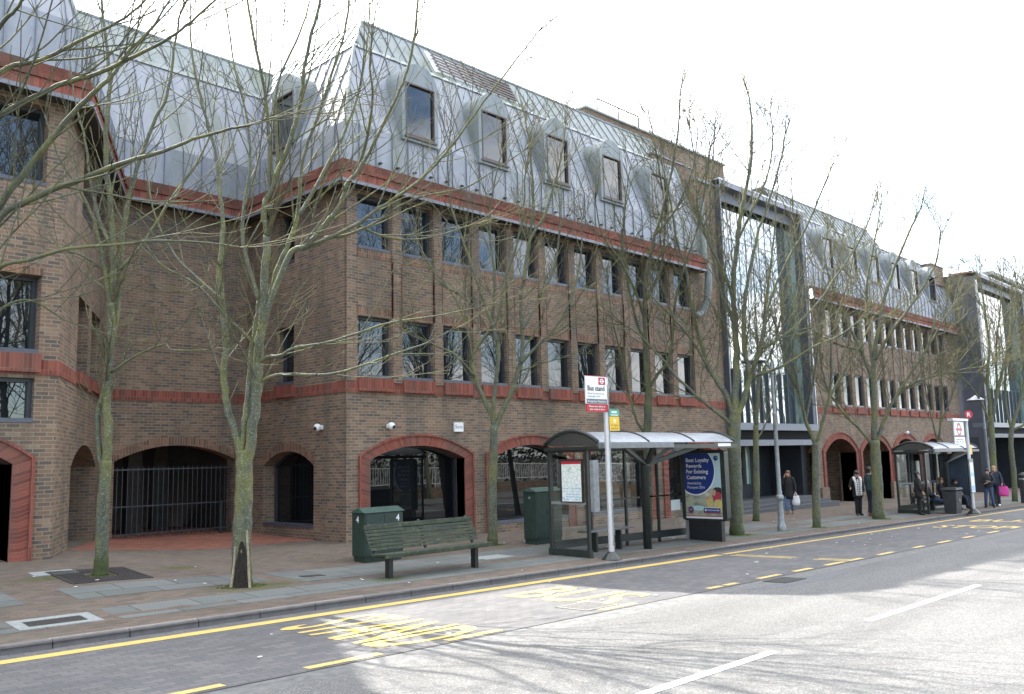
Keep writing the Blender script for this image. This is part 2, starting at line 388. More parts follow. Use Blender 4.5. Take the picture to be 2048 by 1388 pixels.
def twig():
    m, t, b, _ = nt('olive_twig_bark'); o = N(t, 'NewGeometry').outputs['Position']; f = noise(t, o, 6, 4, .6)
    c = ramp(t, f, [(.3, (.06,.052,.038)), (.5, (.112,.104,.056)), (.75, (.17,.165,.08))])
    t.links.new(c, b.inputs['Base Color']); b.inputs['Roughness'].default_value = .85; b.inputs['Specular IOR Level'].default_value = .2; return m
M['twig'] = twig()
M['wound'] = flat('dark_rotten_wood', (.028,.022,.017), .9, 0, .5, 25, .3, .03)
M['split'] = flat('pale_split_wood', (.33,.27,.19), .8, 0, .3, 20)
M['concrete_dark'] = flat('worn_channel_concrete', (.15,.149,.145), .85, 0, .3, 9)
# ------------------------------------------------------------------ ground, road, pavement (the setting)
def sheet(name, x0, x1, y0, y1, zf, mat, dz=0.0, sx=1.0, sy=1.0):
    mb = MB(); nx = max(1, int(math.ceil((x1-x0)/sx))); ny = max(1, int(math.ceil((y1-y0)/sy)))
    for j in range(ny + 1):
        for i in range(nx + 1):
            x = lerp(x0, x1, i/nx); y = lerp(y0, y1, j/ny); mb.v.append((x, y, zf(x, y) + dz))
    for j in range(ny):
        for i in range(nx):
            a = j*(nx+1)+i; mb.f.append((a, a+1, a+nx+2, a+nx+1)); mb.m.append(0)
    o = mb.build(name, mat); o['kind'] = 'structure'; return o
gm = MB(); gm.quad((-1500,-1500,-3.2), (1500,-1500,-3.2), (1500,1500,-3.2), (-1500,1500,-3.2))
gm.build('ground', M['patch'])['kind'] = 'structure'
sheet('road', -60, 150, 1.2, 7.45, road_z, M['asphalt'], 0, 5, 3.2)
sheet('road_channel', -60, 150, 7.45, 7.83, road_z, M['concrete_dark'] if 'concrete_dark' in M else flat('worn_channel_concrete', (.20,.20,.195), .85, 0, .3, 9), 0, 5, 1)
sheet('road_joint', -60, 150, 7.83, 7.87, road_z, M['dark'], -.004, 5, 1)
sheet('bus_bay', -60, 150, 7.87, 11.5, road_z, M['blocks'], 0, 5, 3.7)
sheet('pavement', -30, 150, 11.63, 27, pave_z, M['pavers'], 0, .75, .75)
for (a, b, y0, y1) in ((-20, 4.1, 12.3, 13.0), (5.0, 60, 12.28, 13.15), (-20, 4.3, 14.0, 15.1), (5.0, 8.2, 13.95, 14.95), (8.6, 27.0, 13.55, 15.0), (27.6, 60, 13.5, 14.3)):
    sheet('paving_slabs', a, b, y0, y1, pave_z, M['slabs'], .004, .75, .4)
def forecourt():
    mb = MB(); ny, nx = 12, 12
    for j in range(ny+1):
        y = lerp(19.85, 27.5, j/ny)
        xl = 5.92 + (y - 18.0) * .5203 if y < 23.67 else 8.6
        for i in range(nx+1):
            x = lerp(xl, 13.2, i/nx); mb.v.append((x, y, pave_z(x, y) + .005))
    for j in range(ny):
        for i in range(nx):
            a = j*(nx+1)+i; mb.f.append((a, a+1, a+nx+2, a+nx+1)); mb.m.append(0)
    mb.build('forecourt_paving', M['redpavers'])['kind'] = 'structure'
forecourt()
kb = MB(); x = -30.0
while x < 140:
    L = .915; x1 = x + L - .008
    def kz(xx): return pave_z(xx, 11.6)
    dz = rnd.uniform(-.004, .004)
    kb.hexa([(x,11.5,road_z(x,11.5)-.15),(x1,11.5,road_z(x1,11.5)-.15),(x1,11.625,road_z(x1,11.5)-.15),(x,11.625,road_z(x,11.5)-.15)],
            [(x,11.515,kz(x)+dz),(x1,11.515,kz(x1)+dz),(x1,11.625,kz(x1)+dz),(x,11.625,kz(x)+dz)])
    x += L
kb.build('kerb', M['kerb'], bevel=.012)['kind'] = 'structure'
sheet('kerb_bed', -30, 140, 11.49, 11.64, lambda x, y: pave_z(x, 11.6) - .03, M['iron'], 0, 5, 1)
sheet('far_pavement', -60, 150, -9, 1.07, lambda x, y: road_z(x, 1.2) + .11 + .012*(1.2-y), M['slabs'], 0, 5, 2)
fk = MB(); fk.hexa([(-60,1.07,road_z(-60,1.2)-.2),(150,1.07,road_z(150,1.2)-.2),(150,1.2,road_z(150,1.2)-.2),(-60,1.2,road_z(-60,1.2)-.2)],
                   [(-60,1.07,road_z(-60,1.2)+.11),(150,1.07,road_z(150,1.2)+.11),(150,1.2,road_z(150,1.2)+.11),(-60,1.2,road_z(-60,1.2)+.11)])
fk.build('far_kerb', M['kerb'])['kind'] = 'structure'

pm = MB(); pm.poly([(x, y, road_z(x, y)+.002) for x, y in ((12.9,7.42),(13.3,7.08),(14.9,6.95),(16.9,7.2),(17.3,7.42))]); pm.build('tarmac_patch', M['patch'])['kind'] = 'structure'
sheet('tarmac_patch', 24, 33, 5.6, 6.9, road_z, M['patch'], .002, 3, 2)
# painted markings, sheets 4 mm above the road
class RoadPanel(Panel):
    def __init__(s): pass
    def P(s, u, w, d=0): return Vector((u, w, road_z(u, w) + .004 + d))
RP = RoadPanel()
def strip(mb, x0, x1, y0, y1, n=1):
    for i in range(n):
        a, b = lerp(x0, x1, i/n), lerp(x0, x1, (i+1)/n); mb.quad(RP.P(a, y0), RP.P(b, y0), RP.P(b, y1), RP.P(a, y1))
mb = MB(); strip(mb, -30, 18.1, 10.92, 11.16, 30); strip(mb, 18.3, 60, 10.97, 11.12, 30); strip(mb, 60, 130, 10.97, 11.12, 20)
mb.build('kerb_line_marking', M['yellow'])['kind'] = 'structure'
mb = MB()
for a, b in ((1.9,2.9),(3.3,4.2),(5.1,6.05),(7.0,7.9),(9.9,10.7),(12.7,13.12),(13.22,13.62),(14.35,15.15),(15.7,16.42),(17.05,17.9),(18.1,18.8),(19.65,20.5),(21.75,22.4),(23.4,24.3),(25.3,26.15),(27.4,28.4),(29.7,30.6),(31.7,32.6),(33.7,34.6),(36,37),(38.2,39.2),(41,42)):
    strip(mb, a, b, 7.93, 8.06)
for dx in (0, .22):
    for y0, y1 in ((9.25, 10.75), (7.98, 8.75)): strip(mb, 18.05 + dx, 18.15 + dx, y0, y1)
mb.build('bus_bay_marking', M['yellow2'])['kind'] = 'structure'
mb = MB()
for a, b in ((1.9, 4.2), (6.3, 8.66), (11.05, 15.33), (17.85, 22.0), (24.6, 28.8), (31.4, 35.6), (38.2, 42.4), (45, 49.2)): strip(mb, a, b, 4.62, 4.74, 2)
mb.build('centre_line_marking', M['white'])['kind'] = 'structure'
class RoadText(Panel):
    """letters read by traffic heading along +x: right of the text is -y, up is +x"""
    def __init__(s, x, y, kx): s.x, s.y, s.k = x, y, kx
    def P(s, u, w, d=0): X, Y = s.x + w * s.k, s.y - u; return Vector((X, Y, road_z(X, Y) + .005 + d * .3))
for name, txt, x, y, wid, hgt in (('STAND', 'STAND', 6.25, 10.45, 2.3, 1.62), ('BUS', 'BUS', 10.2, 10.25, 1.95, 1.45), ('STOP', 'STOP', 29.5, 10.25, 2.2, 1.3), ('BUS2', 'BUS', 33.1, 10.25, 1.95, 1.3)):
    mb = MB(); letters(mb, RoadText(x, y, hgt), txt, 0, 0, 1.0, 0, width=wid, bold=.014)
    # bold offsets act on both axes; keep them small along the road
    mb.build('road_lettering', M['yellow'], uv=False)['kind'] = 'structure'

# covers and grates
def cover(name, label, cat, x0, y0, x1, y1, zf, mat, rim=.05, slots=0, skew=0, inner=None):
    cx, cy = (x0+x1)/2, (y0+y1)/2; t = thing(name, label, cat, (cx, cy, zf(cx, cy)))
    f = MB(); z = lambda x, y, d: (x + (y-cy)*skew, y, zf(x, y) + d)
    def slab(mb, a, b, c, d, lo, hi): mb.hexa([z(a,b,lo), z(c,b,lo), z(c,d,lo), z(a,d,lo)], [z(a,b,hi), z(c,b,hi), z(c,d,hi), z(a,d,hi)])
    slab(f, x0, y0, x1, y0+rim, -.03, .011); slab(f, x0, y1-rim, x1, y1, -.03, .011); slab(f, x0, y0+rim, x0+rim, y1-rim, -.03, .010); slab(f, x1-rim, y0+rim, x1, y1-rim, -.03, .010)
    f.build('rim', mat, t)
    g = MB(); slab(g, x0+rim, y0+rim, x1-rim, y1-rim, -.04, .0065 if slots else .009); g.build('plate', M['dark'] if slots else (inner or mat), t)
    if slots:
        b = MB()
        for i in range(slots):
            a = lerp(x0+rim, x1-rim, (i+.2)/slots); c = lerp(x0+rim, x1-rim, (i+.7)/slots); slab(b, a, y0+rim, c, y1-rim, .0066, .0095)
        b.build('bar', mat, t)
    return t
cover('drain_grate', 'large slotted iron drain grate in the bus bay, crossed by a yellow painted letter', 'drain grate', 9.70, 8.08, 10.44, 8.68, road_z, M['grate'], .035, 13)
cover('manhole_cover', 'dark square iron cover set in a tarmac patch beside the bay line', 'manhole cover', 14.0, 7.28, 14.75, 7.72, road_z, M['iron'], .04, 0)
cover('manhole_cover', 'recessed dark cover with pale concrete rim near the kerb at left', 'manhole cover', 3.75, 12.38, 4.78, 13.0, pave_z, M['concrete'], .15, 0, inner=M['iron'])
cover('manhole_cover', 'small pale slab cover in brick paving by the red arch', 'manhole cover', 5.1, 16.2, 5.8, 16.6, pave_z, M['concrete'], .05, 0)
cover('manhole_cover', 'thin dark cover in the grey slabs between split trunk and bench', 'manhole cover', 8.9, 14.0, 9.35, 14.2, pave_z, M['iron'], .02, 0)
cover('manhole_cover', 'pale inset slab cover between bench and glass shelter', 'manhole cover', 13.2, 13.75, 14.1, 14.3, pave_z, M['concrete'], .04, 0)
tg = thing('tree_grate', 'square dark iron grate around the mossy slim trunk at left', 'tree grate', (6.0, 15.85, pave_z(6, 15.85)))
mb = MB()
for i in range(24):
    a = -.62 + i * 1.24 / 24
    for b0, b1 in ((-.62, -.24), (.24, .62)) if abs(a) < .22 else ((-.62, .62),):
        zz = lambda x, y, d: (6.0+x, 15.85+y, pave_z(6.0+x, 15.85+y) + d)
        mb.hexa([zz(a,b0,-.01), zz(a+.038,b0,-.01), zz(a+.038,b1,-.01), zz(a,b1,-.01)], [zz(a,b0,.012), zz(a+.038,b0,.012), zz(a+.038,b1,.012), zz(a,b1,.012)])
mb.build('bar', M['iron'], tg)
mb = MB()
for (a, b, c, d) in ((-.66,-.66,.66,-.62), (-.66,.62,.66,.66), (-.66,-.62,-.62,.62), (.62,-.62,.66,.62)):
    mb.hexa([zz(a,b,-.02), zz(c,b,-.02), zz(c,d,-.02), zz(a,d,-.02)], [zz(a,b,.014), zz(c,b,.014), zz(c,d,.014), zz(a,d,.014)])
mb.build('rim', M['iron'], tg)
mb = MB()
for k in range(70):
    x = rnd.uniform(3, 30); y = rnd.choice([rnd.uniform(11.8, 16.5), rnd.uniform(8.2, 10.9)]); zf = pave_z if y > 11.6 else road_z
    s = rnd.uniform(.012, .035); a = rnd.uniform(0, 3); u = Vector((math.cos(a), math.sin(a), 0)) * s; w = Vector((-math.sin(a), math.cos(a), 0)) * s * rnd.uniform(.4, 1)
    c = Vector((x, y, zf(x, y) + .012)); mb.hexa([c-u-w, c+u-w, c+u+w, c-u+w], [p + Vector((0, 0, .006)) for p in (c-u-w, c+u-w, c+u+w, c-u+w)])
tag(mb.build('litter', M['paper'], uv=False), 'scattered white paper scraps and petals on the ground', 'litter', kind='stuff')
mb = MB()
def mosspatch(cx, cy, rx, ry, n=60):
    for k in range(n*5):
        a = rnd.uniform(0, 6.28); r = math.sqrt(rnd.random()); x = cx + rx*r*math.cos(a); y = cy + ry*r*math.sin(a)
        s = rnd.uniform(.008, .035) * (1.2 - r*.6); h = rnd.uniform(.004, .012)
        ring = [(x + s*math.cos(q*1.047)*rnd.uniform(.7,1.3), y + s*math.sin(q*1.047)*rnd.uniform(.7,1.3)) for q in range(6)]
        mb.hexa([(p, q, pave_z(p, q) + .003) for p, q in ring], [(x+(p-x)*.5, y+(q-y)*.5, pave_z(x, y) + h) for p, q in ring])
for q in ((7.5,13.68,.45,.2,60),(22.3,12.9,.45,.25,60),(31.5,12.6,.45,.3,90),(26.35,12.5,.35,.2,40),(15.55,15.9,.35,.2,40),(6.0,15.8,.22,.22,40)): mosspatch(*q)
tag(mb.build('moss', M['moss'], uv=False), 'green moss growing in tufts around trunks and paving joints', 'moss', kind='stuff')
# ------------------------------------------------------------------ the office building
BLD = thing('office_building', 'long brown brick office building with red bands, zinc mansard roof and glazed entrance bays', 'building', (22, 18.6, -.2))
def arch_pts(a, b, z1, r, n=16):
    w = (b-a)/2; Rr = (w*w + r*r)/(2*r); c = (a+b)/2
    return [(s, z1 + math.sqrt(max(0, Rr*Rr - (s-c)**2)) - (Rr - r)) for s in [lerp(a, b, i/n) for i in range(n+1)]]
class Wall:
    def __init__(s, O, U, L, z0, z1): s.O = Vector((O[0], O[1], 0)); s.U = Vector((U[0], U[1], 0)).normalized(); s.N = Vector((s.U.y, -s.U.x, 0)); s.L = L; s.z0 = z0; s.z1 = z1; s.ops = []
    def P(s, u, z, d=0): q = s.O + s.U*u - s.N*d; return Vector((q.x, q.y, z))
    def op(s, a, b, z0, z1, rise=0, d=.3): o = dict(a=a, b=b, z0=z0, z1=z1, r=rise, d=d); s.ops.append(o); return o
    def box(s, mb, a, b, z0, z1, d0, d1):
        mb.hexa([s.P(a,z0,d0), s.P(b,z0,d0), s.P(b,z0,d1), s.P(a,z0,d1)], [s.P(a,z1,d0), s.P(b,z1,d0), s.P(b,z1,d1), s.P(a,z1,d1)])
    def emit(s, mb):
        us = sorted({0, s.L} | {o[k] for o in s.ops for k in 'ab'}); zs = sorted({s.z0, s.z1} | {o['z0'] for o in s.ops} | {o['z1']+o['r'] for o in s.ops})
        for i in range(len(us)-1):
            for j in range(len(zs)-1):
                cu, cz = (us[i]+us[i+1])/2, (zs[j]+zs[j+1])/2
                if any(o['a'] < cu < o['b'] and o['z0'] < cz < o['z1']+o['r'] for o in s.ops): continue
                mb.quad(s.P(us[i],zs[j]), s.P(us[i+1],zs[j]), s.P(us[i+1],zs[j+1]), s.P(us[i],zs[j+1]))
        for o in s.ops:
            a, b, z0, z1, r, d = (o[k] for k in ('a','b','z0','z1','r','d'))
            mb.quad(s.P(a,z0), s.P(a,z1), s.P(a,z1,d), s.P(a,z0,d)); mb.quad(s.P(b,z1), s.P(b,z0), s.P(b,z0,d), s.P(b,z1,d))
            mb.quad(s.P(a,z0), s.P(a,z0,d), s.P(b,z0,d), s.P(b,z0))
            if r:
                pts = arch_pts(a, b, z1, r); top = z1 + r
                for p, q in zip(pts, pts[1:]):
                    mb.quad(s.P(p[0],p[1]), s.P(q[0],q[1]), s.P(q[0],top), s.P(p[0],top)); mb.quad(s.P(p[0],p[1]), s.P(p[0],p[1],d), s.P(q[0],q[1],d), s.P(q[0],q[1]))
            else: mb.quad(s.P(a,z1), s.P(b,z1), s.P(b,z1,d), s.P(a,z1,d))
    def outline(s, o, inset=0, n=16):
        pts = [(o['a']+inset, o['z0']+inset), (o['b']-inset, o['z0']+inset)]
        if o['r']: pts += [(u, z-inset*.6) for u, z in arch_pts(o['a']+inset, o['b']-inset, o['z1']-inset*.3, o['r'], n)[::-1]]
        else: pts += [(o['b']-inset, o['z1']-inset), (o['a']+inset, o['z1']-inset)]
        return pts
    def window(s, o, name='window', gl='pane', fr='frame', fw=.075, sill=True, mull=0, jig=.006):
        d = o['d']; fd = min(.09, d*.5); po, pi = s.outline(o), s.outline(o, fw); mb = MB(); n = len(po)
        for i in range(n):
            j = (i+1) % n
            A0, A1, B0, B1 = (s.P(*po[i], d-fd), s.P(*po[j], d-fd), s.P(*pi[i], d-fd), s.P(*pi[j], d-fd)); C0, C1 = s.P(*pi[i], d+.01), s.P(*pi[j], d+.01)
            mb.quad(A0, A1, B1, B0); mb.quad(B0, B1, C1, C0)
        for k in range(mull):
            u = lerp(o['a'], o['b'], (k+1)/(mull+1)); s.box(mb, u-.03, u+.03, o['z0']+fw, o['z1']+o['r']*.9-fw, d-.06, d-.005)
        mats = [M[fr]]
        if sill: mb.mi = 1; mats = [M[fr], M['sillm']]; s.box(mb, o['a']+.004, o['b']-.004, o['z0']+.002, o['z0']+.085, -.015, d-fd-.002)
        w = mb.build(name, mats, BLD)
        g = MB(); e = [rnd.uniform(-jig, jig) for _ in range(3)]; cu, cz = (o['a']+o['b'])/2, (o['z0']+o['z1'])/2
        g.poly([s.P(u, z, d-.012 + e[0]*(u-cu) + e[1]*(z-cz)) for u, z in s.outline(o, fw*.7)]); g.build('pane', M[gl], w)
        return w
    def red_arch(s, mb, o, w=.30, proud=.04, zb=None, zo=None):
        ins = [(o['a'], zb)] + arch_pts(o['a'], o['b'], o['z1'], o['r']) + [(o['b'], zb)]
        A, B = o['a']-w, o['b']+w; ou = [(A, zb)] + arch_pts(A, B, o['z1']+.10, o['r']+.17) + [(B, zb)]
        acc = 0.0
        for (p, q, P2, Q2) in zip(ins, ins[1:], ou, ou[1:]):
            ln = math.hypot(Q2[0]-P2[0], Q2[1]-P2[1])
            mb.uquad([s.P(*p,-proud), s.P(*q,-proud), s.P(*Q2,-proud), s.P(*P2,-proud)], [(acc, .0), (acc+ln, .0), (acc+ln, .298), (acc, .298)]); acc += ln
            mb.quad(s.P(*P2,-proud), s.P(*Q2,-proud), s.P(*Q2,.02), s.P(*P2,.02))
            mb.quad(s.P(*q,-proud), s.P(*p,-proud), s.P(*p,o['d']-.1), s.P(*q,o['d']-.1))
        # raised outer bead
        bo = [(A-.055, zb)] + arch_pts(A-.055, B+.055, o['z1']+.12, o['r']+.205) + [(B+.055, zb)]
        for (p, q, P2, Q2) in zip(ou, ou[1:], bo, bo[1:]):
            mb.quad(s.P(*p,-proud-.035), s.P(*q,-proud-.035), s.P(*Q2,-proud-.035), s.P(*P2,-proud-.035)); mb.quad(s.P(*P2,-proud-.035), s.P(*Q2,-proud-.035), s.P(*Q2,.02), s.P(*P2,.02)); mb.quad(s.P(*q,-proud-.035), s.P(*p,-proud-.035), s.P(*p,-proud+.002), s.P(*q,-proud+.002))
BAY = 1.481
def each(name, mat, w, boxes):
    for bx in boxes: q = MB(); w.box(q, *bx); q.build(name, mat, BLD)
def offs(path, o):
    """mitred offset of a path, o > 0 outward (right of travel)"""
    out = []; n = len(path)
    for i in range(n):
        ns = []
        for a, b in ((i-1, i), (i, i+1)):
            if a < 0 or b >= n: continue
            t = Vector((path[b][0]-path[a][0], path[b][1]-path[a][1])).normalized(); ns.append(Vector((t.y, -t.x)))
        m = ns[0] if len(ns) == 1 else (ns[0]+ns[1]) / (1 + ns[0].dot(ns[1]))
        out.append(Vector(path[i]) + m*o)
    return out
def sweep(mb, path, prof):
    rings = [(offs(path, o), z) for o, z in prof]
    for (A, za), (B, zb) in zip(rings, rings[1:]):
        for i in range(len(path)-1):
            mb.quad((*A[i], za), (*A[i+1], za), (*B[i+1], zb), (*B[i], zb))
    return rings
PATH = [(-14, 18.0), (5.92, 18.0), (8.87, 23.67), (13.0, 23.67), (13.0, 18.58), (30.0, 18.58)]
PATHR = [(39.25, 18.58), (60.35, 18.58)]
wallmb = []
# main wing
W = Wall((13.0, 18.58), (1, 0), 18.55, -1.2, 9.25)
r1 = [W.op(.36+BAY*k, 1.46+BAY*k, 4.185, 5.82, 0, .21) for k in range(11)]
r2 = [W.op(.36+BAY*k, 1.46+BAY*k, 7.63, 9.12, 0, .21) for k in range(11)]
ar = [W.op(.73+4.5*k, 4.05+4.5*k, .09, 2.05, .36, .42) for k in range(4)]
mb = MB(); W.emit(mb)
W.box(mb, 0, .28, 4.1, 9.25, -.03, .02)
for k in range(12):
    a = 1.46+BAY*(k-1)+.03; b = .36+BAY*k-.03
    if k == 0: continue
    if k == 11: b = a + .36
    W.box(mb, a, b, 4.09, 9.24, -.045, .02)
mb.build('wall', M['brick'], BLD)
each('brick_groove', M['redtile'], W, [(u, u+.032, 5.86, 7.38, -.052, .01) for k in range(1, 12) for u in (1.46+BAY*(k-1)+.03, .36+BAY*k-.06) if u < 16.7])
each('lintel', M['soldier'], W, [(.36+BAY*k-.02, 1.46+BAY*k+.02, z0, z1, -.006, .02) for k in range(11) for z0, z1 in ((5.825, 6.05), (7.40, 7.625))])
for o in r1 + r2: W.window(o)
for k, o in enumerate(ar): W.window(o, 'arched_window', 'shopglass', 'frame', .05, True, 0, .003)
mb = MB()
for o in ar: mb = MB(); W.red_arch(mb, o, .30, .035, -1.0); mb.build('red_arch', M['red'], BLD)
# return wall
Wt = Wall((13.0, 23.67), (0, -1), 5.09, -1.2, 9.25)
t1 = Wt.op(1.72, 2.61, 4.185, 5.82, 0, .3); t2 = Wt.op(1.72, 2.61, 7.63, 9.12, 0, .3); t3 = Wt.op(1.05, 3.62, .30, 1.95, .40, .45)
mb = MB(); Wt.emit(mb); Wt.box(mb, 4.72, 5.01, 4.1, 9.25, -.03, .02); mb.build('wall', M['brick'], BLD)
for o in (t1, t2): Wt.window(o)
Wt.window(t3, 'arched_window', 'shopglass', 'frame', .05, True, 0, .003)
def soldier_arch(w, o, ring=.24):
    mb = MB(); ins = arch_pts(o['a'], o['b'], o['z1'], o['r']); ou = arch_pts(o['a']-ring*.5, o['b']+ring*.5, o['z1']+ring*.75, o['r']+ring*.25)
    n = len(ins)-1; k = n*3
    def at(L, t):
        f = t*n; i = min(n-1, int(f)); g = f-i; return (lerp(L[i][0], L[i+1][0], g), lerp(L[i][1], L[i+1][1], g))
    for j in range(k):
        p, q = at(ins, (j+.06)/k), at(ins, (j+.94)/k); P2, Q2 = at(ou, (j+.06)/k), at(ou, (j+.94)/k)
        mb.hexa([w.P(*p,.02), w.P(*q,.02), w.P(*Q2,.02), w.P(*P2,.02)][::-1], [w.P(*p,-.008), w.P(*q,-.008), w.P(*Q2,-.008), w.P(*P2,-.008)][::-1])
    mb.build('brick_arch', M['soldier'], BLD)
soldier_arch(Wt, t3)
# alcove back wall
Wa = Wall((8.87, 23.67), (1, 0), 4.13, -1.2, 9.25)
ga = Wa.op(.37, 3.83, -.5, 2.17, .42, .5)
mb = MB(); Wa.emit(mb); mb.build('wall', M['brick'], BLD); soldier_arch(Wa, ga)
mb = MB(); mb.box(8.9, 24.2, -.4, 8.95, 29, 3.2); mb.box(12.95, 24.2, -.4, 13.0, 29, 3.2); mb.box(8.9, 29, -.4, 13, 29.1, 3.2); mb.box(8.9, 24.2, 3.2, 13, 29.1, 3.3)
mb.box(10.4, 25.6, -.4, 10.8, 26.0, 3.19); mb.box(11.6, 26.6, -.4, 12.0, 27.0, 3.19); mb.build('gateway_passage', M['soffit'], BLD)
mb = MB()
for i in range(26): x = 9.27 + i*.1395; mb.box(x-.009, 23.86, pave_z(x, 23.8)+.05, x+.009, 23.878, 2.02)
for z in (.22, .95, 1.93): mb.box(9.24, 23.855, z, 12.70, 23.887, z+.035)
mb.box(12.35, 23.84, .05, 12.40, 23.90, 1.0)
mb.build('railing_gate', M['frame'], BLD)
# chamfer
cu = Vector((2.95, 5.67)); CL = cu.length
Wc = Wall((5.92, 18.0), cu, CL, -1.0, 9.25)
c1 = [Wc.op(a, b, z0, z1, 0, .5) for a, b in ((2.1, 3.62), (4.12, 5.75)) for z0, z1 in ((4.12, 5.78), (7.63, 9.12))]
nich = Wc.op(1.85, 5.7, -.4, 2.05, .5, 1.6)
mb = MB(); Wc.emit(mb)
mb.quad(Wc.P(1.85,-.4,1.6), Wc.P(5.7,-.4,1.6), Wc.P(5.7,2.6,1.6), Wc.P(1.85,2.6,1.6)); mb.build('wall', M['brick'], BLD)
for o in c1: Wc.window(o, fw=.06)
# left block front
Wl = Wall((-14, 18.0), (1, 0), 19.92, -1.0, 9.25)
lw = []
for k in range(7):
    b = 19.55-2.2*k; lw += [Wl.op(b-1.35, b, 4.2, 5.72, 0, .34), Wl.op(b-1.35, b, 7.5, 9.12, 0, .34)]
low = Wl.op(16.9, 19.5, 2.89, 3.73, 0, .2)
dl = Wl.op(16.35, 19.18, -.5, 2.12, .42, .9)
mb = MB(); Wl.emit(mb); mb.build('wall', M['brick'], BLD)
for o in lw + [low]: Wl.window(o)
mb = MB(); Wl.red_arch(mb, dl, .32, .05, -.6); mb.build('red_arch', M['red'], BLD)
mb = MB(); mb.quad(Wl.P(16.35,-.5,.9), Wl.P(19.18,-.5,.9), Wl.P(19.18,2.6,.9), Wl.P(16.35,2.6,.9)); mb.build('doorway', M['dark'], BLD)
each('lintel', M['soldier'], Wl, [(o['a']-.02, o['b']+.02, o['z1']+.004, o['z1']+.2, -.006, .02) for o in lw if o['z1'] < 7])
# far wing
Wf = Wall((39.25, 18.58), (1, 0), 21.1, -2.0, 9.25)
FB = 1.44
f1 = [Wf.op(2.2+FB*k, 3.2+FB*k, 4.185, 5.82, 0, .115) for k in range(12)]
f2 = [Wf.op(2.2+FB*k, 3.2+FB*k, 7.63, 9.12, 0, .115) for k in range(12)]
fa = [Wf.op(1.11+4.27*k, 4.6+4.27*k, (-1.5 if k < 2 else -.1), 1.9, .68, (.9 if k < 2 else .4)) for k in range(4)]
mb = MB(); Wf.emit(mb)
for k in range(1, 12): Wf.box(mb, 3.2+FB*(k-1)+.03, 2.2+FB*k-.03, 4.09, 9.24, -.045, .02)
for k in (0, 1, 2):
    u = .80+4.27*k; Wf.box(mb, u-.48, u+.30, -1.5, .28 if k else .30, -.12, .03)
mb.build('wall', M['brick'], BLD)
for o in f1 + f2: Wf.window(o)
for o in fa[2:]: Wf.window(o, 'arched_window', 'shopglass', 'frame', .06, True, 0)
mb = MB()
for o in fa: mb = MB(); Wf.red_arch(mb, o, .26, .04, -1.4); mb.build('red_arch', M['red'], BLD)
mb = MB(); mb.box(40.2, 19.6, -1.6, 48.0, 22.5, 3.0); mb.f = []; mb.m = []
mb = MB()
for x in (40.0, 44.1, 48.3): mb.box(x, 19.5, -1.5, x+.2, 22.0, 3.1)
mb.box(40.0, 22.0, -1.5, 48.5, 22.1, 3.1); mb.box(40.0, 19.48, 3.1, 48.5, 22.1, 3.2); mb.build('arcade_passage', M['brick'], BLD)
# red bands
mb = MB()
for path in (PATH, PATHR): sweep(mb, path, [(0, 3.80), (.018, 3.80), (.018, 4.08), (0, 4.085)])
sweep(mb, [(30.0, 18.58), (31.55, 18.58)], [(0, 3.80), (.018, 3.80), (.018, 4.08), (0, 4.085)])
mb.build('red_band', M['red'], BLD)
for w_, ol, z in ((W, r1, 4.183), (Wf, f1, 4.183), (Wt, [t1], 4.183), (Wc, [o for o in c1 if o['z0'] < 5], 4.118), (Wl, [o for o in lw if o['z0'] < 5], 4.198)):
    each('red_sill_block', M['red'], w_, [(o['a']-.01, o['b']+.03, 3.84, z, -.085, .01) for o in ol])
# eaves
for path in (PATH, PATHR):
    mb = MB(); sweep(mb, path, [(.0, 9.24), (.45, 9.20)]); mb.build('soffit', M['soffit'], BLD)
    mb = MB(); sweep(mb, path, [(.44, 9.19), (.475, 9.19), (.475, 9.275), (.44, 9.285)]); mb.build('eaves_trim', M['lip'], BLD)
    mb = MB(); sweep(mb, path, [(.45, 9.28), (.45, 9.49), (.40, 9.492)]); mb.build('red_eaves_band', M['red'], BLD)
    mb = MB(); sweep(mb, path, [(.40, 9.492), (.485, 9.50), (.485, 9.595), (.39, 9.598), (.43, 9.606), (.43, 9.72), (.34, 9.723), (.375, 9.73), (.375, 9.83), (.2, 9.85)]); mb.build('eaves_moulding', M['redtile'], BLD)
    mb = MB(); sweep(mb, path, [(.26, 9.845), (.25, 9.87), (.125, 9.88)]); mb.build('flashing', M['flash'], BLD)
for (x, side) in ((30.0, 1),):
    mb = MB(); mb.poly([(x, 18.58, 9.2), (x, 18.11, 9.19), (x, 18.11, 9.57), (x, 18.25, 9.75), (x, 18.36, 9.84), (x, 18.58, 9.84)]); mb.build('eaves_end', M['red'], BLD)
# mansard roof
LOW = [(.13, 9.82), (.13, 10.99), (-.91, 13.8)]
UP = [(-.86, 13.78), (-1.12, 14.02), (-1.85, 15.2)]
mb = MB(); sweep(mb, PATH, LOW); mb.build('roof', M['zinc'], BLD)
mb = MB(); rg = sweep(mb, PATH, UP); top = rg[-1][0]
for a, b in ((0, 1), (1, 2), (2, 3)):
    mb.quad((*top[a], 15.2), (*top[b], 15.2), (top[b][0], 36, 15.2), (top[a][0], 36, 15.2))
mb.quad((*top[4], 15.2), (*top[5], 15.2), (top[5][0], 36, 15.2), (top[4][0], 36, 15.2)); mb.quad((*top[3], 15.2), (*top[4], 15.2), (top[4][0], 36, 15.2), (top[3][0], 36, 15.2))
mb.build('upper_roof', M['zincg'], BLD)
mb = MB(); sweep(mb, PATHR, LOW); mb.build('roof', M['zinc'], BLD)
mb = MB(); PU = [(39.25, 18.58), (52.2, 18.58)]; rg = sweep(mb, PU, UP)
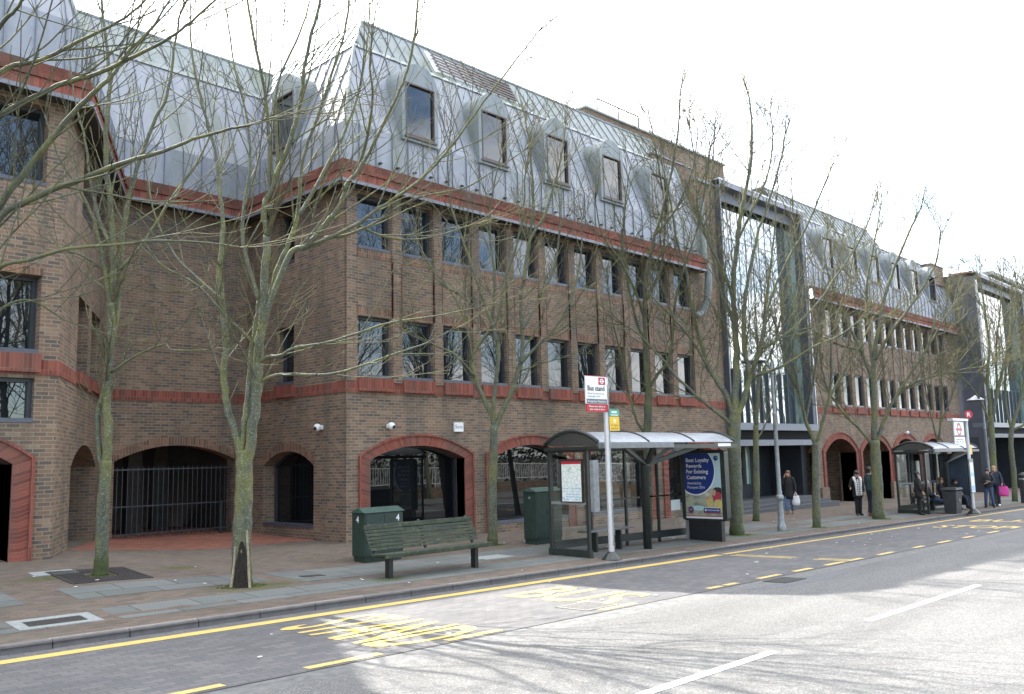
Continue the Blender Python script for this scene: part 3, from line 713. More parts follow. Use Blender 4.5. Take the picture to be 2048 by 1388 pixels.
mb.poly([(*rg[0][0][1], 13.78), (*rg[1][0][1], 14.02), (*rg[2][0][1], 15.2), (52.2, 30, 15.2), (52.2, 30, 13.78)]); mb.quad((39.25, 20.43, 15.2), (52.2, 20.43, 15.2), (52.2, 36, 15.2), (39.25, 36, 15.2))
mb.quad((52.2, 19.44, 13.79), (60.35, 19.44, 13.79), (60.35, 36, 13.79), (52.2, 36, 13.79)); mb.build('upper_roof', M['zincg'], BLD)
# standing seams, parts of the roof surface
def seams(mb, path, prof, step, w=.022, h=.035):
    rings = [(offs(path, o), z) for o, z in prof]
    for i in range(len(path)-1):
        A0, A1 = Vector(path[i]), Vector(path[i+1]); t = (A1-A0).normalized(); nrm = Vector((t.y, -t.x))
        lo = max(min((rings[j][0][i]-A0).dot(t), (rings[j+1][0][i]-A0).dot(t)) for j in range(len(rings)-1)); 
        L = (A1-A0).length; s = -3.0
        while s < L + 3:
            for (RA, za), (RB, zb) in zip(rings, rings[1:]):
                a0, a1 = (RA[i]-A0).dot(t), (RA[i+1]-A0).dot(t); b0, b1 = (RB[i]-A0).dot(t), (RB[i+1]-A0).dot(t)
                # clip the seam against the slanting ends of this strip
                t0, t1 = 0.0, 1.0
                for e0, e1, sg in ((a0, b0, 1), (a1, b1, -1)):
                    f0, f1 = (s-e0)*sg, (s-e1)*sg
                    if f0 < 0 and f1 < 0: t0 = 2
                    elif f0 < 0: t0 = max(t0, f0/(f0-f1))
                    elif f1 < 0: t1 = min(t1, f0/(f0-f1))
                if t1 - t0 < .06: continue
                oa = (RA[i]-A0).dot(nrm); ob = (RB[i]-A0).dot(nrm)
                p = A0 + t*s + nrm*lerp(oa, ob, t0); q = A0 + t*s + nrm*lerp(oa, ob, t1)
                d = Vector((q.x-p.x, q.y-p.y, lerp(za, zb, t1)-lerp(za, zb, t0))); ln = d.length; d /= ln; U = Vector((t.x, t.y, 0)); Vn = U.cross(d); 
                c = Vector((p.x, p.y, lerp(za, zb, t0))) + d*(ln/2)
                sgn = 1 if Vn.dot(Vector((nrm.x, nrm.y, .2))) > 0 else -1
                mb.obox(c + Vn*sgn*h*.4, U, w/2, Vn, h*.6, d, ln/2)
            s += step
mb = MB(); seams(mb, PATH, LOW, .555); mb.build('standing_seam', M['seam'], BLD, uv=False); mb = MB(); seams(mb, PATHR, LOW, .555); mb.build('standing_seam', M['seam'], BLD, uv=False)
mb = MB(); seams(mb, PATH, UP[1:], .50); mb.build('standing_seam', M['seam'], BLD, uv=False); mb = MB(); seams(mb, PU, UP[1:], .5); mb.build('standing_seam', M['seam'], BLD, uv=False)
mb = MB()   # hips, verge rolls and the crinkled flashing at the break of the slope
def roll(path, i, prof, r=.05):
    mb.tube([(*offs(path, o)[i], z) for o, z in prof], r, 8)
for pa, i, pr, r_ in ((PATH, 1, LOW, .045), (PATH, 1, UP[1:], .05), (PATH, 4, LOW, .045), (PATH, 4, UP[1:], .05), (PATH, 5, LOW, .08), (PATHR, 1, LOW, .06), (PATHR, 0, LOW, .06)): mb = MB(); roll(pa, i, pr, r_); mb.build('hip_roll', M['zincd'], BLD)
def ridge(path, o, z, r): mb.tube([(*p, z) for p in offs(path, o)], r, 6)
for pa in (PATH, PU): mb = MB(); ridge(pa, -1.85, 15.2, .06); mb.build('ridge_cap', M['zincd'], BLD)
mb = MB()
def crinkle(path, x0, x1, i):
    n = int((x1-x0)/.14)
    for k in range(n):
        xa, xb = x0+k*.14, x0+(k+1)*.14; y = 18.58+.88; h0 = .0 + .075*(k % 4 == 0) + .02*(k % 2); h1 = .0 + .075*((k+1) % 4 == 0) + .02*((k+1) % 2)
        mb.quad((xa, y-.02, 13.765), (xb, y-.02, 13.765), (xb, y+.0, 13.79+h1), (xa, y+.0, 13.79+h0)); mb.quad((xa, y, 13.79+h0), (xb, y, 13.79+h1), (xb, y+.03, 13.77), (xa, y+.03, 13.77))
crinkle(PATH, 14.0, 29.9, 0); mb.build('lead_flashing', M['flash'], BLD); mb = MB(); crinkle(PATHR, 39.3, 60.2, 0); mb.build('lead_flashing', M['flash'], BLD)
# louvres in the upper slope
mb = MB()
for k in range(6):
    z = 14.2 + k*.145; y = 18.58+1.12+(z-14.02)*.619-.035
    mb.hexa([(17.3+.02*k, y-.05, z), (20.9+.02*k, y-.05, z), (20.9+.02*k, y+.03, z+.005), (17.3+.02*k, y-.02, z+.005)], [(17.3, y-.03, z+.06), (20.9, y-.03, z+.06), (20.9, y, z+.065), (17.3, y, z+.065)])
mb.build('louvre_panel', M['brownframe'], BLD)
mb = MB(); mb.quad((17.2, 19.78, 14.15), (21.0, 19.78, 14.15), (21.0, 20.32, 15.03), (17.2, 20.32, 15.03)); mb.build('louvre_backing', M['paper'], BLD)
# snow-guard pegs
mb = MB()
for k in range(28): x = 13.4+.6*k; mb = MB(); mb.box(x-.04, 18.36, 10.02, x+.04, 18.45, 10.06); mb.build('roof_peg', M['iron'], BLD)
# dormers
def dormer(w, c, d0, gl='pane'):
    hw, zb, zs = .66, 10.93, 12.62; depth = 1.5
    out = [(c-hw, zb), (c+hw, zb)] + [(c+hw*math.cos(a), zs+hw*math.sin(a)) for a in [math.pi*k/14 for k in range(15)]]
    o = dict(a=c-.53, b=c+.53, z0=11.06, z1=12.64, r=0, d=0)
    mb = MB()
    ins = [(o['a'], o['z0']), (o['b'], o['z0']), (o['b'], o['z1']), (o['a'], o['z1'])]
    P = lambda u, z, d=0: w.P(u, z, d0+d)
    mb.poly([P(c-hw, zb), P(c+hw, zb), P(*ins[1]), P(*ins[0])])
    mb.poly([P(c+hw, zb), P(c+hw, zs), P(*ins[2]), P(*ins[1])]); mb.poly([P(c-hw, zs), P(c-hw, zb), P(*ins[0]), P(*ins[3])])
    top = out[2:]
    mb.poly([P(*ins[3]), P(*ins[2])] + [P(*q) for q in top])
    for a, b in zip(out, out[1:] + out[:1]): mb.quad(P(*b), P(*a), P(*a, depth), P(*b, depth))
    for a, b in zip(ins, ins[1:] + ins[:1]): mb.quad(P(*a), P(*b), P(*b, .12), P(*a, .12))
    dm = mb.build('dormer', M['zincd'], BLD)
    f = MB()
    for a, b, x, y in ((o['a'], o['b'], o['z0'], o['z0']+.07), (o['a'], o['b'], o['z1']-.045, o['z1']), (o['a'], o['a']+.04, o['z0']+.07, o['z1']-.045), (o['b']-.04, o['b'], o['z0']+.07, o['z1']-.045)):
        w.box(f, a+.002, b-.002, x+.002, y-.002, d0-.015, d0+.1)
    w.box(f, o['a']-.05, o['b']+.05, o['z0']-.05, o['z0']-.002, d0-.05, d0+.1)
    f.build('window_frame', M['brownframe'], dm)
    g = MB(); e = rnd.uniform(-.03, .03); g.quad(P(o['a']+.03, o['z0']+.05, .06-e*.5), P(o['b']-.03, o['z0']+.05, .06+e*.5), P(o['b']-.03, o['z1']-.03, .06+e*.5), P(o['a']+.03, o['z1']-.03, .06-e*.5)); g.build('pane', M[gl], dm)
for k in (1, 3, 5, 7, 9): dormer(W, .91+BAY*k, -.22)
dormer(Wt, 2.17, -.14)
for k in range(6): dormer(Wf, 2.7+2.95*k, -.14)
dormer(Wl, 17.4, -.14)
# brick end piers
mb = MB()
mb.quad((30.0, 18.58, 9.25), (31.55, 18.58, 9.25), (31.55, 18.58, 13.1), (30.0, 18.58, 13.1)); mb.quad((30.0, 22, 9.25), (30.0, 18.58, 9.25), (30.0, 18.58, 13.1), (30.0, 22, 14.0))
mb.poly([(30.0, 18.58, 13.1), (31.55, 18.58, 13.1), (31.55, 22, 14), (30.0, 22, 14)]); mb.box(28.6, 19.6, 13.0, 31.5, 21.0, 14.15); mb.build('brick_pier', M['brick'], BLD); mb = MB()
mb.quad((60.35, 18.58, 9.25), (61.6, 18.58, 9.25), (61.6, 18.58, 13.4), (60.35, 18.58, 13.4)); mb.box(58.2, 18.9, 12.5, 60.4, 20.5, 13.75)
mb.build('brick_pier', M['brick'], BLD)
for bx in ((29.9, 18.5, 13.1, 31.55, 18.64, 13.22), (28.55, 19.55, 14.15, 31.55, 21.05, 14.2), (58.15, 18.85, 13.75, 60.45, 20.55, 13.8)): mb = MB(); mb.box(*bx); mb.build('coping', M['slatel'], BLD)
mb = MB(); mb.tube([(30.05, 18.35, 12.2), (30.05, 18.3, 9.9), (30.02, 18.12, 9.2), (29.95, 18.2, 8.1), (29.85, 18.38, 7.6), (29.6, 18.44, 7.45), (29.3, 18.46, 7.5)], [.14]*7, 10); mb.build('downpipe', M['zincd'], BLD)
# plant room behind the ridge
mb = MB(); mb.box(27.4, 22.0, 14.5, 38.4, 27.0, 16.5); mb.build('plant_room', M['brick'], BLD)
mb = MB(); mb.box(27.3, 21.9, 16.5, 38.5, 27.1, 16.58); mb.build('coping', M['concrete'], BLD)
mb = MB()
for x in (28.6, 30.1, 31.6): mb.tube([(x, 22.3, 16.55), (x, 22.3, 17.35)], .035, 6)
mb.tube([(28.6, 22.3, 17.35), (31.6, 22.3, 17.35)], .035, 6); mb.build('roof_railing', M['iron'], BLD)
# glazed bays
def glazed(x0, x1, yf, zt, zb, yg, nb, deep, side=False):
    e = MB(); e.mi = 0
    e.box(x0, yf, zb-.9, x0+.10, yg+.6, zt-.02); e.box(x1-.36, yf, zb, x1-.04, yf+.40, zt-.02); e.mi = 1; e.box(x0, yf-.02, zt-.24, x1, yg+.6, zt); e.mi = 0
    if side: e.box(x0+.02, yf+.15, -2, x0+.12, 19.5, zt-.03)
    e.build('bay_frame', [M['slate'], M['lip']], BLD)
    b = MB(); b.box(x1-.04, yf-.02, zb, x1+.03, yf+.3, zt-.5); b.box(x0-.02, yf-.03, zt-.03, x1+.03, yf+.2, zt+.04)
    if side: b.box(x0-.02, yf-.02, zb, x0+.03, yf+.1, zt-.5)
    b.build('edge_trim', M['edge'], BLD)
    g = MB(); g.quad((x0+.1, yg, zb), (x1-.34, yg, zb), (x1-.34, yg, zt-.3), (x0+.1, yg, zt-.3)); g.build('glass_wall', M['towerglass'], BLD)
    for i in range(1, nb):
        x = lerp(x0+.1, x1-.4, i/nb); m = MB(); m.box(x-.03, yg-.10, zb, x+.03, yg-.003, zb+2.3); m.box(x-.006, yg-.02, zb+2.3, x+.006, yg-.003, zt-.3); m.build('mullion', M['slate'], BLD)
    t = MB()
    for z in (zb+2.32, zb+4.2, zb+6.1, zb+8.0): t.box(x0+.1, yg-.02, z-.008, x1-.36, yg-.004, z+.008)
    t.box(x0+.1, yg-.3, zt-.75, x1-.36, yg-.25, zt-.32); t.build('transom', M['slate'], BLD)
    fz = MB(); fz.quad((x1-.34, yg, zb), (x1-.34, yf+.39, zb), (x1-.34, yf+.39, zt-.3), (x1-.34, yg, zt-.3)); fz.build('side_glass', M['finglass'], BLD)
    f = MB(); f.box(x0-.05, yf-.06, zb-.30, x1+.05, yg+.3, zb-.004); f.build('fascia', M['slatel'], BLD)
    f = MB(); f.box(x0+.05, yf+.12, zb-.95, x1-.05, yg+.2, zb-.70); f.build('fascia', M['slatel'] if not side else M['slate'], BLD)
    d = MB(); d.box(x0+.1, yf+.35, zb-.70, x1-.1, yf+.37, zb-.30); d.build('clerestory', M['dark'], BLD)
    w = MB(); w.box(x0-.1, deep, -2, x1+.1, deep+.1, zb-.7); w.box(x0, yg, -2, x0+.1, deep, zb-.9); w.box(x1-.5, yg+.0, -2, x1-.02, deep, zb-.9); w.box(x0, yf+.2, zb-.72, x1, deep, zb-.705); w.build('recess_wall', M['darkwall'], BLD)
glazed(31.55, 39.22, 18.33, 13.45, 3.24, 18.98, 12, 20.6)
glazed(60.6, 71.5, 17.0, 13.25, 3.55, 17.7, 12, 19.6, True)
mb = MB(); mb.box(71.5, 18.6, -3, 110, 30, 13.4); mb.build('far_block', M['brick'], BLD)
mb = MB(); mb.box(74, 20, 13.4, 110, 30, 15.2); mb.box(73.4, 19.4, 15.2, 110, 30, 15.5); mb.build('far_block_roof', M['zincd'], BLD)
for x in (66.2, 69.6):
    mb = MB(); mb.poly([(x-1, 18.2, 13.2), (x+1, 18.2, 13.2), (x+.5, 18.5, 14.3), (x-.5, 18.5, 14.3)]); mb.box(x-1, 18.5, 13.2, x+1, 20, 14.2); mb.build('brick_gable', M['redc'], BLD)
# entrance doors and steps
for x in (32.5, 33.55):
    d = MB(); d.box(x, 20.5, .02, x+1.0, 20.56, 2.2); dd = d.build('glass_door', M['shopglass'], BLD)
    h = MB(); h.tube([(x+.12, 20.4, .25), (x+.12, 20.4, 2.0)], .03, 8); h.build('door_handle', M['steel'], dd)
d = MB(); d.box(32.35, 20.25, .02, 32.46, 20.38, 2.32); d.box(34.6, 20.25, .02, 34.7, 20.38, 2.32); d.box(33.5, 20.26, .02, 33.55, 20.38, 2.3); d.build('door_frame', M['edge'], BLD)
d = MB(); d.box(33.0, 20.49, 1.25, 33.2, 20.498, 1.4); d.build('door_sign', M['paper'], BLD)
d = MB(); d.box(36.0, 20.33, .6, 36.35, 20.39, 2.3); d.build('glass_strip', M['finglass'], BLD)
mb = MB()
for i, (y0, z) in enumerate(((17.55, -.26), (17.88, -.13), (18.21, 0.0))): mb.box(29.7 if i < 2 else 31.5, y0, -1.2, 39.3-.25*i, 20.4 if i == 2 else 18.57, z) if i < 2 else mb.box(31.56, y0, -1.2, 38.8, 20.4, z)
mb.build('entrance_steps', M['step'], BLD)
# ------------------------------------------------------------------ bus shelters
def shelter(x0, x1, label, post_x, advert, loc_y=12.55):
    g = pave_z((x0+x1)/2, 12.6); gl = lambda x: pave_z(x, 12.7)
    t = thing('bus_shelter', label, 'bus shelter', ((x0+x1)/2, loc_y, g)); H = pave_z(x0, 12.6)
    yf, yb = 11.95, 13.5
    def prof(k, n=14):   # vault: k 0..n front to back
        a = k/n; y = lerp(yf, yb, a); return y, H + 2.42 + .33*math.sin(math.pi*(.03+.94*a))**.75 - .03*a
    n = 14; mb = MB()
    for k in range(n):
        (ya, za), (yb_, zb) = prof(k), prof(k+1)
        mb.quad((x0, ya, za), (x1, ya, za), (x1, yb_, zb), (x0, yb_, zb)); mb.quad((x0, yb_, zb-.012), (x1, yb_, zb-.012), (x1, ya, za-.012), (x0, ya, za-.012))
    mb.build('roof', M['frost'], t, smooth=True)
    nb = 3
    for i in range(nb+1):
        x = lerp(x0, x1, i/nb); m = MB(); e = .05 if i in (0, nb) else .022
        pts = [(x, prof(k)[0], prof(k)[1]+.012) for k in range(n+1)]; m.tube(pts, e, 6); m.build('roof_rib', M['shelter'], t, smooth=True)
    m = MB()
    for k in range(n):
        (ya, za), (yb_, zb) = prof(k), prof(k+1); m.quad((x0+.02, ya, za), (x0+.02, yb_, zb), (x0+.02, yb_, H+2.36), (x0+.02, ya, H+2.36))
    m.build('gable_glass', M['clear'] , t)
    m = MB(); m.box(x0, yf-.05, H+2.34, post_x+.35, yf+.05, H+2.46); m.build('gutter', M['shelterg'], t, bevel=.01)
    m = MB(); m.box(post_x+.35, yf-.03, H+2.32, x1+.1, yf+.05, H+2.42); m.box(x0, yb-.05, H+2.30, x1, yb+.03, H+2.40); m.box(x0-.02, yf, H+2.33, x0+.05, yb, H+2.40); m.build('roof_beam', M['shelter'], t)
    # central column with two branching arms
    m = MB(); m.tube([(post_x, 12.55, gl(post_x)-.05), (post_x, 12.55, H+1.9), (post_x, 12.5, H+2.0)], [.10, .10, .11], 14); m.build('post', M['shelter'], t, smooth=True)
    for dx in (-1.5, -.35, .35, 1.5):
        m = MB(); m.bar((post_x, 12.5, H+1.95), (post_x+dx, yf+.05, H+2.36), .10, .09); m.build('post_arm', M['shelter'], t)
    # end screen
    xe = x0+.06; ze = gl(xe)
    m = MB()
    for y in (12.33, 13.42): m.box(xe-.035, y-.035, ze, xe+.035, y+.035, H+2.38)
    m.box(xe-.06, 12.28, ze-.02, xe+.06, 13.47, ze+.16); m.box(xe-.03, 12.33, H+2.28, xe+.03, 13.42, H+2.34); m.build('end_frame', M['shelter'], t)
    m = MB(); m.quad((xe, 13.40, ze+.16), (xe, 12.36, ze+.16), (xe, 12.36, H+2.28), (xe, 13.40, H+2.28)); m.build('glass_panel', M['clear'], t)
    m = MB(); m.box(xe-.02, 12.37, H+1.13, xe+.02, 13.39, H+1.19); m.build('screen_rail', M['steel'], t)
    if advert:
        pn = Panel((xe-.03, 13.02, H+1.20), (0, -1, 0), (-1, 0, 0)); m = MB(); pn.rect(m, -.06, -.02, .62, .93, 0, .02); fr = m.build('map_case', M['shelter'], t)
        m = MB(); pn.rect(m, 0, .0, .56, .88, .021, .025); m.build('map_poster', M['map'], fr)
        m = MB(); pn.rect(m, 0, .82, .56, .88, .026, .028); m.build('map_header', M['signr'], fr)
        m = MB()
        for i in range(6):
            for j in range(5):
                if rnd.random() < .85: pn.rect(m, .03+.088*i, .03+.06*j, .03+.088*i+.07, .03+.06*j+.005+rnd.random()*.035, .0262, .0272)
        m.build('map_index', M['signb'], fr)
    # back screens
    xs = [lerp(x0+.1, x1-.1, i/4) for i in range(5)]
    for a, b in zip(xs, xs[1:]):
        m = MB(); m.quad((a+.02, 13.42, gl(a)+.3), (b-.02, 13.42, gl(b)+.3), (b-.02, 13.42, H+2.28), (a+.02, 13.42, H+2.28)); m.build('glass_panel', M['clear'], t)
    m = MB()
    for x in xs: m.box(x-.03, 13.39, gl(x)-.02, x+.03, 13.45, H+2.3)
    m.build('back_frame', M['shelter'], t)
    m = MB(); m.hexa([(x0+.1, 13.38, gl(x0)+.12), (x1-.1, 13.38, gl(x1)+.12), (x1-.1, 13.46, gl(x1)+.12), (x0+.1, 13.46, gl(x0)+.12)], [(x0+.1, 13.38, gl(x0)+.30), (x1-.1, 13.38, gl(x1)+.30), (x1-.1, 13.46, gl(x1)+.30), (x0+.1, 13.46, gl(x0)+.30)]); m.build('base_rail', M['shelter'], t)
    m = MB(); m.box(x0+.1, 13.36, H+1.1, x1-.1, 13.39, H+1.14); m.build('screen_rail', M['clear'] if advert else M['steel'], t)
    # bench
    bx0, bx1 = x0+.7, post_x-.1; m = MB(); m.box(bx0, 12.86, gl(bx0)+.46, bx1, 13.20, gl(bx0)+.50); m.build('bench_seat', M['shelterg'], t, bevel=.01)
    for x in (bx0+.4, bx1-.4):
        m = MB(); m.box(x-.03, 12.95, gl(x)-.02, x+.03, 13.10, gl(x)+.46); m.build('bench_leg', M['shelter'], t)
    return t, H
sh, H1 = shelter(14.9, 20.62, 'glass bus shelter with curved grey roof, map poster and blue bank advert', 17.4, True)
xa = 20.25
pn = Panel((xa, 13.30, pave_z(xa, 12.7)), (0, -1, 0), (-1, 0, 0)); dz = H1 - pave_z(xa, 12.7)
m = MB()
def rr(u0, w0, u1, w1, r, n=5):
    out = []
    for cu_, cw, a0 in ((u1-r, w0+r, -90), (u1-r, w1-r, 0), (u0+r, w1-r, 90), (u0+r, w0+r, 180)):
        out += [(cu_+r*math.cos(R(a0+90*k/n)), cw+r*math.sin(R(a0+90*k/n))) for k in range(n+1)]
    return out
pn.shape(m, rr(-.05, .52, 1.30, 2.36, .09), -.1, .1); case = m.build('advert_case', M['shelter'], sh)
m = MB(); pn.rect(m, .12, -.05, 1.10, .52, -.09, .07); m.build('advert_pedestal', M['blackp'], sh)
m = MB(); pn.rect(m, .0, -.05, .10, .50, -.05, .05); m.build('pedestal_fin', M['galv'], sh)
m = MB(); pn.rect(m, .07, .60, 1.17, 2.27, .1005, .102); m.build('poster', M['plight'], case)
m = MB(); pn.rect(m, .07, .64, 1.17, 1.35, .1025, .1035); m.build('beach_picture', M['beach'], case)
m = MB()
def halfdisc(u, w, r, d0, d1, mb):
    pts = []
    for k in range(49):
        a = 2*math.pi*k/48; x, z = u+r*.94*math.cos(a), w+r*math.sin(a); pts.append((min(1.17, max(.0702, x)), min(2.268, z)))
    pn.shape(mb, pts[:-1], d0, d1)
halfdisc(.40, 1.82, .655, .104, .1052, m); m.build('disc_rim', M['signw'], case)
m = MB(); halfdisc(.40, 1.83, .625, .1055, .1065, m); m.build('advert_disc', M['padb'], case)
m = MB()
for s_, w_, h_, wd in (('Best Loyalty', 2.05, .098, .70), ('Rewards', 1.90, .098, .47), ('For Existing', 1.75, .098, .66), ('Customers', 1.60, .098, .58)): letters(m, pn, s_, .14, w_, h_, .107, wd, bold=.003)
for s_, w_, wd in (('Awarded by', 1.46, .43), ('Moneynet 2016', 1.35, .53)): letters(m, pn, s_, .15, w_, .07, .107, wd)
m.build('lettering', M['signw'], case, uv=False)
m = MB(); pn.ring(m, 1.05, 2.14, .035, .065, .107, .108); pn.disc(m, 1.03, 2.16, .03, .107, .108, 12); pn.rect(m, 1.02, 2.1, 1.1, 2.13, .107, .108); m.build('advert_emblem', M['padb'], case)
for nm, mat, shp in (('pictured_hair', 'phair', (1.06, 1.28, .14, .12)), ('pictured_hood', 'pred', (1.03, 1.12, .13, .17)), ('pictured_coat', 'pyel', (1.06, .90, .115, .20)), ('pictured_coat', 'pyel', (.80, 1.0, .10, .13)), ('pictured_face', 'pskin', (.95, 1.25, .05, .09)), ('pictured_face', 'pskin', (.74, 1.12, .055, .06)), ('pictured_hat', 'pcream', (.74, 1.2, .07, .06)), ('pictured_sleeve', 'pcream', (.85, .84, .24, .05)), ('pictured_leg', 'plight', (.45, .84, .2, .07))):
    m = MB(); pts = [(min(1.168, shp[0]+shp[2]*math.cos(a)*(1+.12*math.sin(3*a))), shp[1]+shp[3]*math.sin(a)*(1+.1*math.cos(2*a))) for a in [2*math.pi*k/22 for k in range(22)]]
    j = .1037 + .0004*len(case.children); pn.shape(m, pts, .1036, j + .001); m.build(nm, M[mat], case)
m = MB(); pn.disc(m, .23, .80, .085, .112, .114); pn.rect(m, .13, .70, .33, .715, .112, .113); m.build('advert_badge', M['pmaroon'], case)
m = MB(); pn.shape(m, rr(.62, .74, 1.12, .85, .02, 3), .112, .114); m.build('advert_nameplate', M['padb'], case)
m = MB(); letters(m, pn, 'Nationwide', .73, .775, .05, .1145, .36); pn.disc(m, .68, .795, .03, .1145, .115, 12); letters(m, pn, 'UP', .195, .785, .035, .1145, .07); m.build('lettering', M['signw'], case, uv=False)
m = MB(); pn.rect(m, .62, .715, 1.12, .735, .112, .114); pn.rect(m, .07, .625, 1.17, .645, .1036, .105); m.build('advert_stripe', M['signr'], case)
m = MB(); pn.rect(m, .07, .575, 1.17, .622, .1005, .104); m.build('poster_margin', M['signw'], case)
m = MB(); p2 = Panel((19.75, 11.918, H1+2.36), (1, 0, 0), (0, -1, 0)); p2.rect(m, 0, 0, .62, .075, 0, .004); letters(m, p2, 'Adshel', .16, .015, .05, .006, .3); m.build('maker_plate', [M['signw']], sh)
m = MB(); p3 = Panel((19.55, 13.30, H1+.72), (1, 0, 0), (0, -1, 0)); p3.rect(m, 0, 0, .42, .27, .0, .01); m.build('notice', M['paper'], sh)
sh2, H2 = shelter(35.3, 40.6, 'far glass bus shelter with people seated inside behind the red R sign', 38.3, False)
m = MB(); m.box(39.9, 12.15, H2+.1, 40.15, 13.35, H2+2.25); c2 = m.build('advert_case', M['shelter'], sh2)
m = MB(); m.box(39.885, 12.22, H2+.45, 39.899, 13.28, H2+2.15); m.build('poster', flat('dim_blue_poster', (.035,.055,.085), .35, 0, .5, 2), c2)
m = MB(); m.box(37.3, 13.3, H2+.9, 37.55, 13.36, H2+2.0); m.build('timetable', M['signw'], sh2)

# ------------------------------------------------------------------ bus poles
def pole(x, y, top, r, mat, label, foot=True):
    z = pave_z(x, y); t = thing('bus_stop', label, 'bus stop', (x, y, z))
    m = MB(); m.tube([(x, y, z), (x, y, top)], r, 16); m.build('pole', mat, t, smooth=False, autosmooth=True)
    m = MB(); m.lathe([(.23, z-.02), (.22, z+.02), (.12, z+.13), (.075, z+.17)], 10, (x, y)); m.build('base', M['shelter'], t)
    return t, z
b1, zb = pole(15.05, 11.80, 3.70, .062, M['polew'], 'tall pale bus pole with a Bus stand flag in front of the near shelter')
m = MB(); m.box(15.05-.012, 11.725, zb+.3, 15.05+.012, 11.74, 3.55)
for z in (.4, .95, 1.6, 2.2, 2.9, 3.3): m.box(15.05-.02, 11.715, z, 15.05+.02, 11.74, z+.03)
m.build('cable_channel', M['galv'], b1)
fl = Panel((14.38, 11.79, 2.95), Vector((1, -.08, 0)), Vector((-.08, -1, 0)))
m = MB(); fl.rect(m, -.015, .17, .645, .77, -.03, .0); fg = m.build('flag', M['signw'], b1)
m = MB(); fl.rect(m, 0, .175, .63, .275, .001, .003); m.build('destination_strip', M['signg'], fg)
m = MB(); fl.rect(m, -.012, .762, .642, .775, .001, .004); fl.shape(m, rr(-.01, 0.0, .66, .165, .03, 3), -.02, .002); m.build('red_plate', M['signr'], fg)
m = MB(); fl.rect(m, .38, .585, .59, .74, .001, .003); m.build('emblem_square', M['signr'], fg)
m = MB(); fl.ring(m, .485, .663, .036, .056, .0035, .0045, 20); fl.rect(m, .415, .651, .555, .674, .0035, .005); letters(m, fl, 'Kingston Station', .03, .205, .045, .0036, .55); letters(m, fl, 'Please have ticket or', .07, .10, .035, .0026, .5, .001); letters(m, fl, 'pass ready to show', .09, .04, .035, .0026, .46, .001); m.build('lettering', M['signw'], fg, uv=False)
m = MB(); letters(m, fl, 'Bus stand', .04, .455, .105, .0015, .52, .004); letters(m, fl, 'Buses do not pick up', .04, .375, .042, .0015, .5); letters(m, fl, 'passengers here', .04, .315, .042, .0015, .38); m.build('lettering', M['signk'], fg, uv=False)
pl = Panel((15.06, 11.72, 2.55), (1, -.05, 0), (-.05, -1, 0))
m = MB(); pl.rect(m, -.02, 0, .30, .30, 0, .01); yp = m.build('restriction_plate', M['signy'], b1)
m = MB(); pl.rect(m, -.02, .31, .30, .46, 0, .01); m.build('green_plate', M['signgn'], b1)
m = MB(); letters(m, pl, 'No stopping', .02, .10, .045, .011, .24); letters(m, pl, 'except buses', .02, .03, .045, .011, .24); m.build('lettering', M['signk'], yp, uv=False)
m = MB(); pl.rect(m, .05, .38, .22, .42, .011, .012); pl.rect(m, .02, .33, .26, .345, .011, .012); pl.ring(m, .14, .21, .02, .04, .011, .012, 14); m.build('plate_marks', M['signw'], yp)
m = MB(); m.box(14.80, 12.02, H1+1.0, 14.98, 12.12, H1+2.1); m.build('timetable_case', M['galv'], b1)

b2, zb2 = pole(37.2, 11.28, 3.1, .06, M['polew'], 'pale bus stop pole carrying a roundel flag and red R disc')
m = MB(); f2 = Panel((35.75, 11.27, 2.08), (1, 0, 0), (0, -1, 0)); f2.rect(m, 0, .36, 1.1, .92, -.04, 0); f2.rect(m, 0, -.0, 1.15, .33, -.04, 0); fl2 = m.build('flag', M['signw'], b2)
m = MB(); f2.rect(m, -.35, .95, 1.45, 1.04, -.12, .08); m.build('flag_hood', M['polew'], b2)
m = MB(); f2.ring(m, .52, .62, .17, .25, .001, .004); f2.rect(m, .18, .575, .86, .665, .001, .006); m.build('roundel', M['signr'], fl2)
m = MB(); f2.rect(m, .0, .34, 1.1, .40, .001, .003); m.build('name_strip', M['pmaroon'], fl2)
m = MB(); f2.rect(m, .1, .22, .9, .25, .001, .002); f2.rect(m, .1, .12, .28, .17, .001, .002); f2.rect(m, .45, .12, .6, .16, .001, .002); f2.rect(m, .75, .12, .92, .16, .001, .002); f2.rect(m, .1, .03, .3, .07, .001, .002); m.build('route_marks', M['signg'], fl2)
m = MB(); f3 = Panel((37.02, 11.3, 3.12), (.72, -.69, 0), (-.69, -.72, 0)); f3.disc(m, .22, .17, .165, -.02, .0); rd = m.build('stop_letter_disc', M['signr'], b2)
m = MB(); letters(m, f3, 'R', .155, .085, .16, .002, .13, .006); m.build('lettering', M['signw'], rd, uv=False)
m = MB(); f2.rect(m, 1.55, -.35, 1.78, .02, .0, .02); m.build('restriction_plate', M['signy'], b2)
m = MB(); f2.rect(m, 1.17, -1.85, 1.65, -.52, .02, .06); tc = m.build('timetable_case', M['shelterg'], b2)
m = MB(); f2.rect(m, 1.21, -1.80, 1.61, -.66, .0605, .062); m.build('timetable', M['paper'], tc)
m = MB(); f2.rect(m, 1.23, -1.77, 1.59, -1.55, .0625, .063); f2.rect(m, 1.23, -1.2, 1.59, -1.05, .0625, .063); m.build('timetable_blue', M['signb'], tc)
